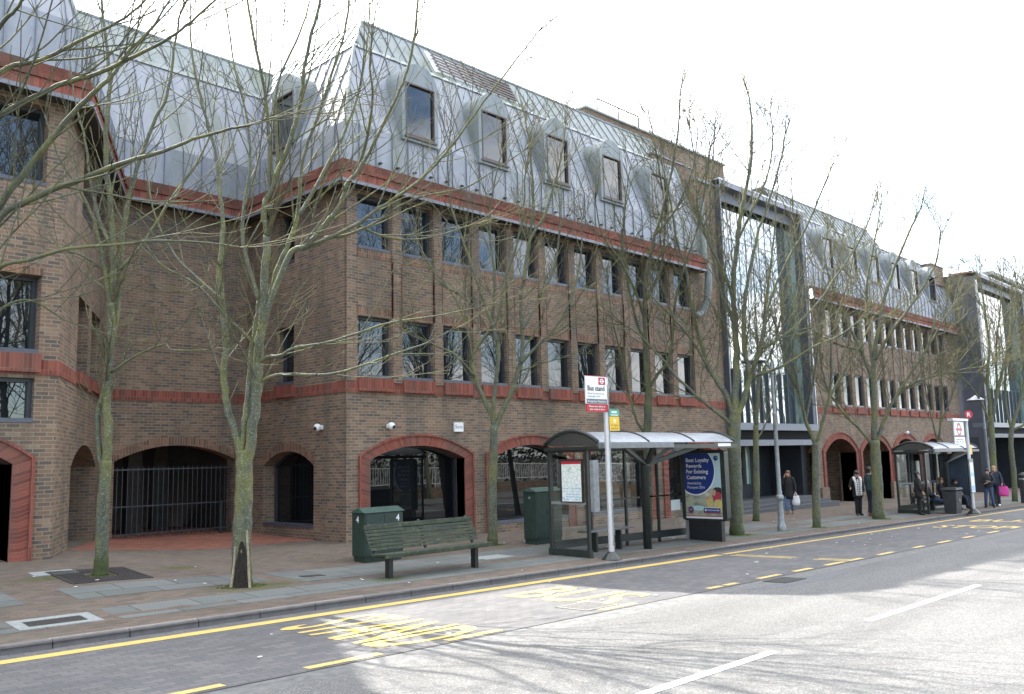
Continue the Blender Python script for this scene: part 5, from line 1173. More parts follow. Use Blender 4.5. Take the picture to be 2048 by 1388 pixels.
LIMBS = {
 'T1': [
  [(6.02,15.83,.19,.146),(6.0,15.77,.61,.137),(5.96,15.69,1.2,.129),(5.95,15.6,1.8,.12),(5.94,15.54,2.14,.112)],
  [(5.94,15.55,2.1,.103),(5.93,15.48,2.55,.099),(5.88,15.47,2.94,.095),(5.86,15.42,3.28,.09),(5.84,15.32,3.91,.086),(5.82,15.24,4.44,.082),(5.79,15.2,4.82,.077)],
  [(5.93,15.62,1.8,.06),(5.82,15.61,2.49,.058),(5.79,15.57,2.85,.056),(5.8,15.5,3.17,.054),(5.84,15.41,3.42,.052)],
  [(5.79,15.2,4.82,.069),(5.76,15.08,5.68,.063),(5.68,15.04,6.32,.057),(5.54,14.99,7.4,.051),(5.51,14.88,8.17,.045),(5.49,14.81,8.69,.039),(5.4,14.79,9.3,.033),(5.32,14.78,9.81,.027),(5.24,14.73,10.49,.021)],
  [(5.84,15.32,3.91,.069),(5.92,15.27,4.54,.063),(5.95,15.29,5.08,.058),(5.97,15.21,6.19,.052),(6.07,15.1,7.01,.046),(6.26,14.86,8.01,.041),(6.45,14.71,8.57,.035),(6.52,14.62,9.42,.029),(6.59,14.57,10.11,.023)],
  [(5.81,15.22,4.65,.043),(5.61,15.07,5.35,.037),(5.39,14.93,6.06,.032),(5.11,14.89,6.6,.027),(4.79,14.91,7.05,.021),(4.51,14.84,7.72,.016)],
  [(5.86,15.03,5.38,.039),(6.2,14.85,5.92,.034),(6.53,14.63,6.66,.029),(6.84,14.46,7.23,.024),(7.09,14.34,7.91,.019),(7.19,14.37,8.61,.014)],
  [(5.88,15.33,3.63,.034),(6.07,14.77,3.88,.029),(6.29,14.18,4.03,.023),(6.3,13.88,3.9,.017),(6.62,13.23,3.86,.012)],
  [(5.77,15.16,5.21,.034),(5.37,15.04,5.48,.027),(4.89,15.03,5.57,.019),(4.46,15.05,5.26,.012)],
  [(5.76,15.08,5.72,.039),(5.59,15.29,6.26,.034),(5.46,15.44,6.99,.029),(5.38,15.53,7.72,.024),(5.24,15.68,8.46,.019),(5.16,15.77,9.21,.013)],
 ],
 'T2': [
  [(7.5,13.72,-.03,.217),(7.49,13.69,.18,.205),(7.45,13.63,.72,.194),(7.42,13.53,1.42,.182),(7.39,13.47,1.92,.17),(7.36,13.45,2.25,.159)],
  [(7.42,13.43,2.0,.117),(7.45,13.28,2.66,.11),(7.43,13.16,3.4,.103),(7.41,13.07,3.98,.096),(7.42,12.99,4.39,.089),(7.39,12.86,5.24,.082),(7.37,12.79,5.79,.075)],
  [(7.34,13.48,2.17,.083),(7.24,13.53,2.57,.081),(7.16,13.58,2.85,.078),(7.1,13.61,3.21,.075),(7.06,13.62,3.5,.073),(7.07,13.57,3.84,.07),(7.05,13.56,4.18,.067),(7.0,13.55,4.6,.064),(6.94,13.55,5.1,.062),(6.92,13.54,5.36,.059)],
  [(7.33,13.48,2.21,.075),(7.36,13.44,2.58,.071),(7.39,13.4,3.0,.067),(7.4,13.37,3.42,.063),(7.42,13.33,3.85,.059),(7.45,13.26,4.35,.055),(7.48,13.22,4.77,.051)],
  [(7.37,12.79,5.79,.067),(7.29,12.75,6.28,.063),(7.34,12.62,6.51,.058),(7.38,12.49,6.83,.054),(7.45,12.34,7.14,.05),(7.5,12.17,7.57,.046),(7.53,12.03,8.05,.041),(7.53,11.9,8.62,.037),(7.56,11.75,9.09,.033),(7.6,11.59,9.57,.029),(7.63,11.43,10.13,.025)],
  [(7.42,12.99,4.39,.058),(7.51,12.91,4.82,.055),(7.6,12.83,5.27,.052),(7.74,12.68,5.76,.049),(7.81,12.66,5.98,.046),(7.87,12.64,6.29,.042),(7.89,12.6,6.9,.039),(7.94,12.55,7.35,.036),(8.1,12.35,8.05,.032),(8.24,12.17,8.76,.029),(8.37,12.0,9.47,.025),(8.42,11.91,10.2,.022)],
  [(7.42,13.0,4.31,.067),(7.5,12.75,4.88,.064),(7.62,12.45,5.48,.06),(7.75,12.23,5.56,.057),(7.84,12.04,5.72,.054),(7.92,11.86,5.92,.051),(7.98,11.7,6.08,.047),(8.02,11.56,6.27,.044),(8.02,11.45,6.49,.041),(8.1,11.27,6.67,.038),(8.19,11.05,6.97,.035),(8.3,10.78,7.46,.032),(8.4,10.52,7.91,.029),(8.45,10.3,8.44,.026),(8.44,10.15,8.97,.023),(8.41,10.01,9.5,.02)],
  [(7.8,12.39,5.56,.05),(7.94,12.08,5.64,.047),(8.03,11.83,5.71,.043),(8.23,11.45,5.86,.04),(8.35,11.15,6.03,.037),(8.47,10.86,6.17,.034),(8.63,10.51,6.36,.03),(8.79,10.15,6.65,.027),(8.9,9.84,6.93,.024),(9.0,9.53,7.27,.021),(9.14,9.16,7.69,.018),(9.33,8.74,8.17,.015),(9.42,8.44,8.46,.012)],
  [(8.04,12.1,5.73,.038),(8.23,11.82,5.74,.034),(8.38,11.55,5.82,.031),(8.53,11.29,5.93,.028),(8.67,11.02,6.11,.025),(8.96,10.6,6.29,.021),(9.37,10.07,6.39,.018),(9.64,9.65,6.64,.015),(9.92,9.23,6.93,.012)],
  [(7.45,13.09,3.7,.046),(7.44,12.86,3.76,.041),(7.51,12.58,3.76,.037),(7.59,12.25,3.86,.033),(7.84,11.77,3.91,.028),(8.14,11.23,4.04,.024),(8.37,10.75,4.16,.02),(8.81,10.06,4.23,.016),(9.14,9.49,4.33,.012)],
  [(7.46,13.13,3.37,.042),(7.54,12.87,3.45,.037),(7.66,12.58,3.46,.033),(8.03,12.04,3.43,.029),(8.32,11.55,3.53,.024),(8.61,11.07,3.69,.02),(8.92,10.55,3.86,.016),(9.1,10.16,4.03,.012)],
  [(6.85,13.41,5.32,.05),(6.89,13.39,5.98,.045),(6.85,13.45,6.63,.039),(6.79,13.53,7.33,.034),(6.63,13.69,8.14,.029),(6.5,13.83,8.96,.023),(6.46,13.88,9.69,.017)],
  [(7.35,13.0,4.73,.046),(7.27,13.17,5.25,.042),(7.2,13.31,5.88,.038),(7.25,13.33,6.5,.034),(7.33,13.32,7.14,.029),(7.3,13.38,7.96,.025),(7.15,13.56,8.89,.02),(7.05,13.67,9.83,.016)],
  [(7.35,12.68,6.42,.046),(7.27,12.56,6.93,.04),(7.11,12.42,7.95,.034),(6.85,12.39,8.95,.028),(6.7,12.33,9.53,.022),(6.59,12.24,9.97,.016)],
  [(7.41,12.54,6.85,.038),(7.4,12.59,7.66,.032),(7.43,12.6,8.42,.027),(7.69,12.35,9.31,.021),(7.84,12.27,9.93,.016)],
  [(7.37,13.11,3.98,.033),(6.88,13.18,4.41,.027),(6.38,13.25,4.9,.022),(5.85,13.37,5.17,.016),(5.43,13.38,5.51,.011)],
  [(6.93,13.43,4.74,.033),(6.75,13.9,5.13,.028),(6.53,14.4,5.63,.023),(6.34,14.81,6.39,.018),(6.26,15.09,7.35,.012)],
  [(7.72,12.36,6.12,.042),(8.1,12.19,6.94,.037),(8.44,12.09,7.7,.032),(8.71,12.02,8.58,.027),(8.89,12.05,9.49,.022),(9.02,12.15,10.24,.016)],
  [(8.34,11.6,6.81,.038),(8.23,11.16,7.29,.031),(8.05,10.78,7.8,.024),(7.79,10.5,8.21,.018),(7.61,10.12,8.74,.011)],
  [(8.4,11.69,5.94,.029),(8.73,11.5,5.77,.025),(9.13,11.2,5.7,.02),(9.53,10.89,5.79,.016),(9.92,10.56,5.96,.011)],
 ],
 'T3': [
  [(15.55,15.95,-.17,.163),(15.52,15.9,.24,.153),(15.44,15.8,1.23,.144),(15.39,15.67,2.22,.134),(15.35,15.6,2.84,.125)],
  [(15.34,15.62,2.78,.081),(15.31,15.62,3.07,.076),(15.11,15.76,3.57,.071),(14.95,15.85,4.09,.066),(14.89,15.87,4.46,.061),(14.93,15.81,4.71,.056),(15.21,15.45,5.28,.051),(15.33,15.29,5.65,.046),(15.37,15.12,6.46,.041),(15.51,14.87,7.21,.035),(15.59,14.65,8.08,.03),(15.57,14.51,9.09,.025)],
  [(15.35,15.6,2.78,.075),(15.28,15.53,3.31,.07),(15.26,15.41,3.88,.064),(15.23,15.26,4.68,.059),(15.05,15.28,5.31,.054),(14.84,15.34,5.92,.048),(14.57,15.44,6.66,.043),(14.32,15.52,7.4,.038),(14.07,15.6,8.13,.033),(13.89,15.56,9.1,.027),(13.85,15.4,9.95,.022)],
  [(15.37,15.59,2.78,.088),(15.44,15.53,2.94,.081),(15.57,15.34,3.43,.075),(15.7,15.17,3.94,.069),(15.79,15.03,4.38,.063),(15.79,14.96,5.0,.057),(15.72,14.91,5.96,.05),(15.78,14.7,6.96,.044),(15.79,14.47,8.43,.038),(15.66,14.41,9.71,.032),(15.56,14.43,10.38,.025)],
  [(15.71,14.95,4.36,.056),(15.86,14.51,4.78,.048),(16.03,14.07,5.18,.04),(16.13,13.64,5.82,.032),(16.12,13.27,6.76,.025),(15.99,13.04,7.68,.017)],
  [(15.6,14.68,6.42,.056),(15.75,14.57,7.45,.049),(16.08,14.34,8.11,.042),(16.31,14.16,9.03,.034),(16.51,14.05,9.84,.027),(16.62,14.03,10.54,.019)],
  [(14.92,15.82,4.08,.044),(14.32,15.86,4.56,.034),(13.74,15.94,4.77,.025),(13.17,16.0,4.98,.016)],
  [(14.85,15.81,4.47,.05),(14.82,16.02,5.5,.042),(14.66,16.39,6.31,.035),(14.41,16.88,7.02,.027),(14.24,17.26,7.86,.018)],
  [(15.13,15.38,5.26,.053),(14.92,15.02,6.39,.043),(14.58,14.82,7.43,.034),(14.38,14.5,8.32,.025),(14.27,14.1,9.19,.017)],
  [(15.67,14.84,5.18,.05),(16.01,14.53,5.94,.042),(16.3,14.25,6.83,.034),(16.4,14.11,7.99,.026),(16.36,14.12,9.16,.018)],
 ],
 'T4': [
  [(20.62,14.85,-.28,.17),(20.55,14.74,.75,.161),(20.47,14.64,1.73,.153),(20.39,14.54,2.71,.144),(20.34,14.43,3.56,.136),(20.32,14.39,3.9,.127)],
  [(20.37,14.59,2.57,.057),(20.19,14.76,2.97,.051),(20.13,14.82,3.34,.046),(20.03,14.9,3.82,.041),(19.98,14.94,4.18,.036),(19.85,14.99,4.99,.031),(19.67,15.08,5.85,.025),(19.53,15.1,6.86,.02)],
  [(20.32,14.4,3.83,.099),(20.2,14.38,4.64,.09),(20.14,14.31,5.36,.081),(20.08,14.24,6.07,.071),(20.05,14.12,6.91,.062),(20.13,13.81,8.17,.053),(20.28,13.42,9.42,.044),(20.37,13.07,10.81,.035),(20.33,12.84,12.28,.025)],
  [(20.34,14.37,3.9,.071),(20.42,14.12,4.26,.064),(20.5,13.87,4.57,.058),(20.5,13.64,5.18,.052),(20.42,13.45,6.14,.045),(20.43,13.15,7.09,.039),(20.54,12.76,8.03,.033),(20.57,12.39,9.24,.027),(20.52,12.14,10.31,.021)],
  [(20.16,14.34,5.09,.064),(20.01,14.53,5.96,.055),(19.9,14.66,6.98,.047),(19.84,14.74,8.01,.038),(19.92,14.65,9.19,.029),(20.05,14.52,10.23,.02)],
  [(20.1,14.27,5.79,.051),(19.69,14.26,6.6,.042),(19.17,14.35,7.4,.034),(18.63,14.51,8.05,.026),(18.26,14.43,8.96,.018)],
  [(20.09,14.18,6.35,.057),(20.45,13.91,7.22,.05),(20.61,13.79,8.39,.042),(20.62,13.82,9.59,.035),(20.52,13.93,10.94,.028),(20.51,14.06,11.74,.021)],
  [(20.13,13.81,8.17,.049),(20.53,13.36,8.87,.039),(20.85,12.93,10.01,.029),(20.92,12.74,11.15,.019)],
 ],
 'T5': [
  [(22.28,12.99,-.34,.253),(22.23,12.95,.13,.243),(22.11,12.85,1.39,.233),(22.04,12.79,2.09,.224),(21.99,12.71,2.79,.214),(21.98,12.64,3.2,.204)],
  [(21.99,12.66,3.06,.141),(21.93,12.55,4.04,.128),(21.87,12.46,4.88,.116),(21.78,12.39,5.71,.103),(21.68,12.29,6.83,.091),(21.66,12.08,8.08,.078),(21.71,11.85,9.06,.066),(21.76,11.62,10.03,.053),(21.72,11.46,11.14,.041),(21.58,11.45,11.98,.028)],
  [(21.94,12.77,2.76,.077),(21.81,12.77,2.86,.072),(21.48,12.94,3.14,.066),(21.14,13.12,3.43,.06),(20.89,13.23,3.63,.055),(20.64,13.33,3.86,.049),(20.29,13.51,4.19,.044),(20.04,13.59,4.52,.038),(19.76,13.72,4.79,.033),(19.36,13.92,5.26,.027),(18.99,14.14,5.53,.022)],
  [(21.97,12.7,2.93,.105),(21.88,12.76,3.46,.099),(21.72,12.91,3.87,.093),(21.58,13.05,4.19,.087),(21.48,13.16,4.44,.081),(21.38,13.22,4.92,.075),(21.33,13.27,5.29,.069),(21.24,13.33,5.71,.063),(21.14,13.38,6.33,.057),(21.07,13.4,6.93,.051),(20.95,13.47,7.55,.045),(20.77,13.56,8.37,.038),(20.64,13.59,9.24,.032),(20.44,13.66,10.25,.026)],
  [(22.01,12.66,2.95,.113),(22.06,12.46,3.38,.104),(22.08,12.29,3.82,.095),(22.05,12.17,4.23,.086),(21.87,12.19,4.74,.077),(21.75,12.13,5.31,.068),(21.67,11.95,6.35,.059),(21.71,11.59,7.71,.051),(21.82,11.21,8.79,.042),(21.94,10.82,9.86,.033),(21.92,10.61,10.66,.025)],
  [(22.18,12.28,4.1,.084),(22.13,12.13,4.27,.077),(22.07,11.99,4.53,.07),(22.02,11.81,4.89,.062),(21.96,11.65,5.27,.055),(21.92,11.36,6.15,.048),(22.04,10.91,7.07,.041),(22.24,10.37,7.98,.034),(22.35,9.93,8.88,.027),(22.39,9.62,9.51,.02)],
  [(22.2,12.26,4.03,.063),(22.18,11.95,4.16,.056),(22.3,11.49,4.29,.048),(22.42,11.02,4.5,.04),(22.58,10.47,4.84,.033),(22.82,9.86,5.08,.026),(22.96,9.35,5.44,.019)],
  [(22.29,12.02,4.86,.07),(22.67,11.76,5.06,.063),(23.01,11.53,5.31,.056),(23.35,11.29,5.61,.049),(23.85,10.82,6.29,.042),(24.3,10.36,7.15,.035),(24.75,9.9,8.02,.028),(25.05,9.6,8.91,.02)],
  [(21.79,12.4,5.57,.07),(21.64,12.72,6.61,.061),(21.61,12.88,7.79,.052),(21.67,12.92,9.14,.042),(21.84,12.86,10.37,.032),(22.02,12.82,11.47,.022)],
  [(21.73,12.34,6.27,.063),(21.22,12.37,7.07,.054),(20.66,12.45,7.85,.045),(20.2,12.42,8.74,.036),(19.87,12.23,9.75,.027),(19.5,12.1,10.6,.019)],
  [(21.67,12.1,7.94,.056),(22.1,11.82,8.83,.047),(22.53,11.51,9.88,.038),(22.76,11.4,10.95,.029),(22.84,11.46,11.9,.019)],
  [(21.34,13.08,4.42,.056),(20.86,13.14,5.02,.047),(20.23,13.34,5.69,.037),(19.62,13.55,6.21,.028),(19.11,13.66,6.71,.019)],
 ],
 'T6': [
  [(27.74,15.41,-.39,.147),(27.67,15.28,.72,.135),(27.55,15.15,2.09,.124),(27.49,15.06,2.95,.112)],
  [(27.49,15.06,2.86,.095),(27.43,14.83,4.48,.083),(27.43,14.62,5.68,.071),(27.41,14.41,6.87,.06),(27.43,14.14,8.24,.048),(27.44,13.92,9.43,.036),(27.4,13.74,10.63,.024)],
  [(27.5,15.01,3.12,.055),(27.38,15.16,3.99,.047),(27.34,15.15,5.2,.038),(27.3,15.15,6.43,.03),(27.39,15.02,7.66,.021)],
  [(27.43,14.83,4.48,.055),(27.58,14.32,5.48,.046),(27.57,13.96,6.48,.038),(27.53,13.58,7.81,.029),(27.37,13.32,9.12,.02)],
  [(27.54,15.1,2.43,.048),(27.89,14.93,2.94,.039),(28.23,14.71,3.81,.029),(28.48,14.55,4.86,.019)],
 ],
 'T7': [
  [(26.34,12.56,-.4,.155),(26.25,12.48,.5,.145),(26.16,12.38,1.57,.135),(26.11,12.3,2.27,.124)],
  [(26.1,12.32,2.19,.085),(25.96,12.39,2.63,.078),(25.82,12.46,3.03,.071),(25.66,12.49,3.74,.064),(25.5,12.53,4.49,.057),(25.4,12.49,5.28,.05),(25.36,12.33,6.37,.043),(25.39,12.1,7.44,.036),(25.22,12.07,8.53,.029),(25.07,12.05,9.45,.022)],
  [(26.13,12.3,2.19,.078),(26.16,12.06,2.88,.07),(26.19,11.82,3.56,.061),(26.13,11.63,4.48,.053),(26.0,11.54,5.24,.045),(26.04,11.23,6.29,.037),(26.14,10.85,7.34,.029),(26.11,10.6,8.39,.021)],
  [(25.85,12.44,2.97,.056),(26.06,12.25,4.05,.047),(26.23,12.09,5.15,.038),(26.33,11.96,6.42,.028),(26.44,11.84,7.7,.019)],
  [(25.66,12.49,3.74,.05),(25.17,12.61,4.51,.042),(24.78,12.59,5.41,.034),(24.34,12.63,6.3,.026),(23.91,12.68,7.03,.018)],
  [(26.32,11.83,3.72,.047),(26.84,11.52,4.51,.038),(27.38,11.21,5.3,.029),(27.86,10.95,6.12,.019)],
 ],
 'T8': [
  [(31.48,12.69,-.5,.265),(31.42,12.66,-.03,.25),(31.32,12.58,.94,.234),(31.22,12.53,1.82,.219),(31.15,12.5,2.34,.203)],
  [(31.16,12.51,2.26,.141),(31.04,12.36,3.75,.125),(30.96,12.31,4.45,.109),(30.94,12.1,5.67,.092),(31.02,11.73,7.24,.076),(31.25,11.24,8.64,.059),(31.53,10.73,9.85,.043),(31.68,10.49,10.37,.027)],
  [(31.22,12.46,2.17,.106),(31.26,12.18,2.95,.092),(31.36,11.85,3.64,.078),(31.55,11.44,4.32,.064),(31.89,10.8,5.34,.05),(32.17,10.23,6.36,.036),(32.41,9.75,7.12,.023)],
  [(31.12,12.57,2.17,.08),(30.88,12.84,2.71,.07),(30.59,13.17,3.16,.061),(30.29,13.48,3.79,.052),(30.09,13.67,4.52,.042),(29.97,13.72,5.59,.033),(30.07,13.48,7.02,.023)],
  [(31.0,12.3,4.27,.088),(30.72,12.56,5.53,.076),(30.41,12.88,6.62,.063),(30.16,13.14,7.71,.05),(29.99,13.31,8.82,.037),(30.11,13.19,9.92,.024)],
  [(31.55,11.82,3.82,.06),(31.74,11.17,4.31,.05),(32.07,10.43,4.53,.039),(32.4,9.7,4.69,.029),(32.48,9.25,4.71,.019)],
  [(30.96,12.18,5.15,.08),(31.11,11.55,6.16,.065),(31.38,10.81,7.15,.05),(31.56,10.11,8.3,.035),(31.39,9.79,9.45,.021)],
  [(30.95,12.26,4.8,.08),(30.93,12.34,6.42,.066),(31.06,12.27,8.06,.051),(31.39,12.02,9.54,.037),(31.68,11.87,10.68,.022)],
  [(30.56,12.53,5.51,.057),(30.38,13.15,5.74,.045),(30.17,13.77,6.16,.033),(30.08,14.27,6.58,.02)],
 ],
 'T9': [
  [(43.39,12.25,-.67,.179),(43.24,12.14,.75,.168),(43.06,12.04,2.31,.157),(42.94,11.96,3.42,.145)],
  [(42.95,11.97,3.31,.112),(42.72,11.9,4.97,.091),(42.65,11.69,6.52,.069),(42.41,11.65,8.08,.048),(42.14,11.65,9.64,.027)],
  [(42.98,11.94,3.3,.112),(42.98,11.53,4.73,.09),(43.02,11.06,6.26,.069),(43.03,10.63,7.78,.048),(42.9,10.39,9.08,.027)],
  [(42.81,11.89,4.53,.076),(42.44,12.26,5.89,.059),(42.13,12.57,7.26,.042),(42.05,12.64,8.64,.025)],
  [(43.08,11.65,4.3,.072),(43.11,11.55,6.32,.056),(43.32,11.29,8.13,.041),(43.52,11.12,9.5,.025)],
  [(42.98,12.0,2.97,.067),(42.33,12.17,4.08,.053),(41.59,12.49,4.97,.038),(40.95,12.77,5.4,.024)],
 ],
 'T10': [
  [(48.5,12.79,-.74,.173),(48.37,12.69,.6,.16),(48.15,12.64,2.07,.148),(48.12,12.5,3.05,.136)],
  [(48.12,12.51,2.93,.111),(48.3,12.08,4.26,.091),(48.4,11.72,5.72,.07),(48.41,11.39,7.43,.05),(48.31,11.17,9.14,.03)],
  [(48.11,12.53,2.93,.099),(47.89,12.64,4.28,.081),(47.91,12.45,6.01,.063),(48.03,12.16,7.74,.045),(48.07,11.99,9.23,.027)],
  [(48.17,12.49,2.8,.084),(48.53,11.79,3.27,.065),(48.76,11.09,4.46,.046),(48.79,10.52,6.13,.027)],
 ],
 'T11': [
  [(45.64,15.44,-.67,.11),(45.52,15.27,.94,.102),(45.44,15.08,2.4,.093)],
  [(45.45,15.08,2.35,.079),(45.4,14.77,4.34,.065),(45.22,14.59,6.29,.052),(45.23,14.27,7.99,.038),(45.21,14.03,9.45,.025)],
  [(45.44,15.12,2.16,.064),(45.22,15.28,3.63,.051),(45.04,15.38,5.11,.038),(44.97,15.33,6.84,.025)],
  [(45.42,14.97,3.13,.059),(45.6,14.33,4.57,.047),(45.61,13.86,6.0,.036),(45.54,13.52,7.19,.024)],
 ],
 'T0': [
  [(3.08,12.67,-.01,.147),(3.04,12.58,.75,.138),(2.99,12.46,1.66,.129),(2.94,12.36,2.51,.12),(2.9,12.3,3.0,.11)],
  [(2.91,12.31,2.94,.061),(2.94,12.1,3.84,.056),(3.02,11.9,4.57,.051),(3.11,11.71,5.09,.046),(3.41,11.35,5.33,.041),(3.72,11.0,5.5,.036),(4.09,10.58,5.7,.03),(4.43,10.21,5.84,.025),(4.76,9.84,6.01,.02),(5.18,9.38,6.15,.015),(5.54,8.99,6.27,.01)],
  [(2.92,12.18,3.54,.055),(3.01,12.02,4.34,.051),(3.09,11.86,5.14,.047),(3.32,11.59,5.68,.043),(3.53,11.38,6.07,.039),(3.74,11.16,6.46,.035),(3.96,10.95,6.79,.03),(4.08,10.87,6.96,.026),(4.19,10.78,7.21,.022),(4.4,10.58,7.54,.017),(4.57,10.4,7.94,.013)],
  [(2.82,12.18,4.09,.049),(2.82,11.9,5.29,.045),(2.88,11.64,5.99,.042),(2.98,11.43,6.26,.038),(3.2,11.1,6.44,.035),(3.47,10.73,6.6,.031),(3.68,10.43,6.66,.028),(3.88,10.14,6.78,.024),(4.14,9.77,6.95,.021),(4.28,9.54,7.07,.017),(4.45,9.27,7.28,.014),(4.6,9.0,7.51,.011)],
  [(2.79,12.1,4.7,.043),(2.84,11.91,6.19,.039),(3.02,11.71,6.92,.034),(3.39,11.42,7.1,.03),(3.71,11.17,7.35,.025),(4.0,10.96,7.57,.021),(4.24,10.79,7.8,.016),(4.42,10.67,8.06,.012)],
  [(2.74,12.07,5.18,.043),(2.7,11.64,6.58,.036),(2.85,11.14,7.25,.028),(2.92,10.83,7.36,.021),(2.98,10.53,7.51,.014)],
  [(2.89,12.24,3.36,.037),(2.97,11.85,4.06,.033),(3.08,11.5,4.42,.029),(3.28,11.1,4.47,.025),(3.56,10.61,4.56,.022),(3.92,10.06,4.56,.018),(4.19,9.6,4.56,.015),(4.56,9.05,4.48,.011),(4.7,8.74,4.4,.008)],
  [(2.93,12.25,3.12,.025),(3.15,12.21,3.56,.022),(3.3,12.23,4.02,.019),(3.61,12.14,4.17,.015),(4.01,12.03,3.94,.012),(4.36,11.95,3.83,.009)],
  [(2.91,12.31,2.94,.08),(2.8,12.21,4.09,.07),(2.74,12.07,5.18,.06),(2.68,11.94,6.22,.05),(2.62,11.81,7.25,.04),(2.58,11.69,8.1,.031)],
 ],
}
# ------------------------------------------------------------------ street trees: traced limbs, grown twigs
def cr_spline(pts, n):
    P = [Vector(p[:3]) for p in pts]; r = [p[3] for p in pts]; out = []; ro = []; m = len(P)
    for i in range(m-1):
        p0, p1, p2, p3 = P[max(0,i-1)], P[i], P[i+1], P[min(m-1,i+2)]
        for j in range(n):
            u = j/n; out.append(.5*((2*p1) + (p2-p0)*u + (2*p0-5*p1+4*p2-p3)*u*u + (3*p1-p0-3*p2+p3)*u**3)); ro.append(lerp(r[i], r[i+1], u))
    out.append(P[-1]); ro.append(r[-1]); return out, ro
def grow(rg, p, d, L, r0, r1, n, up, wob):
    pts = [p.copy()]; rad = [r0]; d = d.normalized()
    for i in range(n):
        d = (d + Vector((rg.gauss(0, wob), rg.gauss(0, wob), rg.gauss(0, wob) + up))).normalized()
        pts.append(pts[-1] + d*(L/n)); rad.append(lerp(r0, r1, (i+1)/n))
    return pts, rad
def side_dir(rg, t, lo, hi):
    a = rg.uniform(0, 2*math.pi); u = t.orthogonal().normalized(); v = t.cross(u); s = u*math.cos(a) + v*math.sin(a); th = R(rg.uniform(lo, hi)); return t*math.cos(th) + s*math.sin(th)
def tree(key, label, dens=1.0, tw=.0055, scale=1.0, barkm='bark', trunk_n=12, group='pavement trees', rs=.80):
    rg = random.Random(hash(key) % 1000 if False else sum(ord(c)*(i+3) for i, c in enumerate(key)))
    limbs = LIMBS[key]; b = limbs[0][0]
    t = thing('bare_tree', label, 'tree', (b[0], b[1], b[2]), 0, group); tm, cm = MB(), MB(); st = []
    for li, L in enumerate(limbs):
        pts, rad = cr_spline(L, 5 if li else 6); rad = [r*rs for r in rad]
        if li == 0:
            for i, p in enumerate(pts):
                rad[i] *= 1 + .05*math.sin(i*1.7+len(key)); fl = max(0, 1-(p.z-pts[0].z)/.45); rad[i] *= 1 + .12*fl*fl
        else:
            w = rad[0]*.12
            for i in range(1, len(pts)-1): pts[i] = pts[i] + Vector((rg.gauss(0, w), rg.gauss(0, w), rg.gauss(0, w)*.5))
        (tm if li == 0 else cm).tube(pts, rad, trunk_n if li == 0 else (8 if rad[0] > .06 else 6), cap=True)
        if li: st.append((pts, rad))
    def children(pts, rad, lv, skip):
        L = sum((b-a).length for a, b in zip(pts, pts[1:])); 
        per = (2.7, 3.6, 2.6)[lv]*dens; cnt = int(L*per + rg.random())
        for q in range(cnt):
            f = lerp(skip, 1, (q + rg.random()) / max(1, cnt)); x = f*(len(pts)-1); i = min(len(pts)-2, int(x)); p = pts[i].lerp(pts[i+1], x-i); tg = (pts[i+1]-pts[i]).normalized(); r = rad[i]
            if lv == 0:
                Ln = rg.uniform(.9, 2.7)*(1.15 - .55*f)*scale; rr = max(tw*1.2, min(r*.5, .004 + .0055*Ln)); d = side_dir(rg, tg, 22, 48); seg, up, wob, e = 7, .06, .07, tw
            elif lv == 1:
                Ln = rg.uniform(.35, 1.05)*(1.1 - .45*f)*scale; rr = max(tw, min(r*.7, .010)); d = side_dir(rg, tg, 22, 46); seg, up, wob, e = 4, .08, .09, tw*.75
            else:
                Ln = rg.uniform(.10, .32)*scale; rr = tw*.95; d = side_dir(rg, tg, 28, 60); seg, up, wob, e = 2, .10, .12, tw*.7
            if d.z < -.35: d.z *= -.4
            P, Rr = grow(rg, p, d, Ln, rr, e, seg, up, wob)
            cm.mi = 0 if lv == 0 else 1; cm.tube(P, Rr, (5, 3, 3)[lv], cap=False)
            if lv < 2: children(P, Rr, lv+1, .2)
            if lv == 2 and rg.random() < .25: cm.sphere(P[-1], tw*1.5, 4, 2)
    for pts, rad in st:
        children(pts, rad, 0, .18)
        tg = (pts[-1]-pts[-2]).normalized()
        for q in range(3):
            P, Rr = grow(rg, pts[-1], side_dir(rg, tg, 4, 30), rg.uniform(.6, 1.5)*scale, max(tw, rad[-1]*.8), tw*.8, 5, .07, .07); cm.mi = 1; cm.tube(P, Rr, 3, cap=False); children(P, Rr, 1, .1)
    tm.build('trunk', M[barkm], t, smooth=True, uv=False)
    cm.build('crown', [M[barkm], M['twig']], t, smooth=True, uv=False)
    return t
T1_ = tree('T1', 'slim mossy tree rising from a square iron grate, second trunk from the left edge', 0.62, .005)
T2_ = tree('T2', 'forked tree with a rotten split in its trunk base, left of the bench', 0.72, .005)
T3_ = tree('T3', 'tree between the slatted bench and the taller green cabinet', 0.95, .0055)
T4_ = tree('T4', 'tree whose trunk rises behind the near glass shelter', 1.05, .006, barkm='bark2')
T5_ = tree('T5', 'thick trunked tree just right of the bank advert panel', 1.15, .0062)
T6_ = tree('T6', 'thin straight tree by the entrance steps left of the grey lamp column', 1.0, .006)
T7_ = tree('T7', 'mossy tree with narrow fork just right of the grey lamp column', 1.1, .0065)
T8_ = tree('T8', 'tree with bright moss at its flared foot beside the fur coat woman', 1.25, .007)
T9_ = tree('T9', 'far tree beside the standing pair with the pink bag', 1.3, .008, 1.1)
T10_ = tree('T10', 'last tree at the right edge of the photo', 1.3, .008, 1.1)
T11_ = tree('T11', 'slender tree against the far brick wall behind the far shelter roof', 1.1, .007)
T0_ = tree('T0', 'tree outside the left edge whose long boughs reach across the photo', 0.5, .005, barkm='bark2', rs=.95)
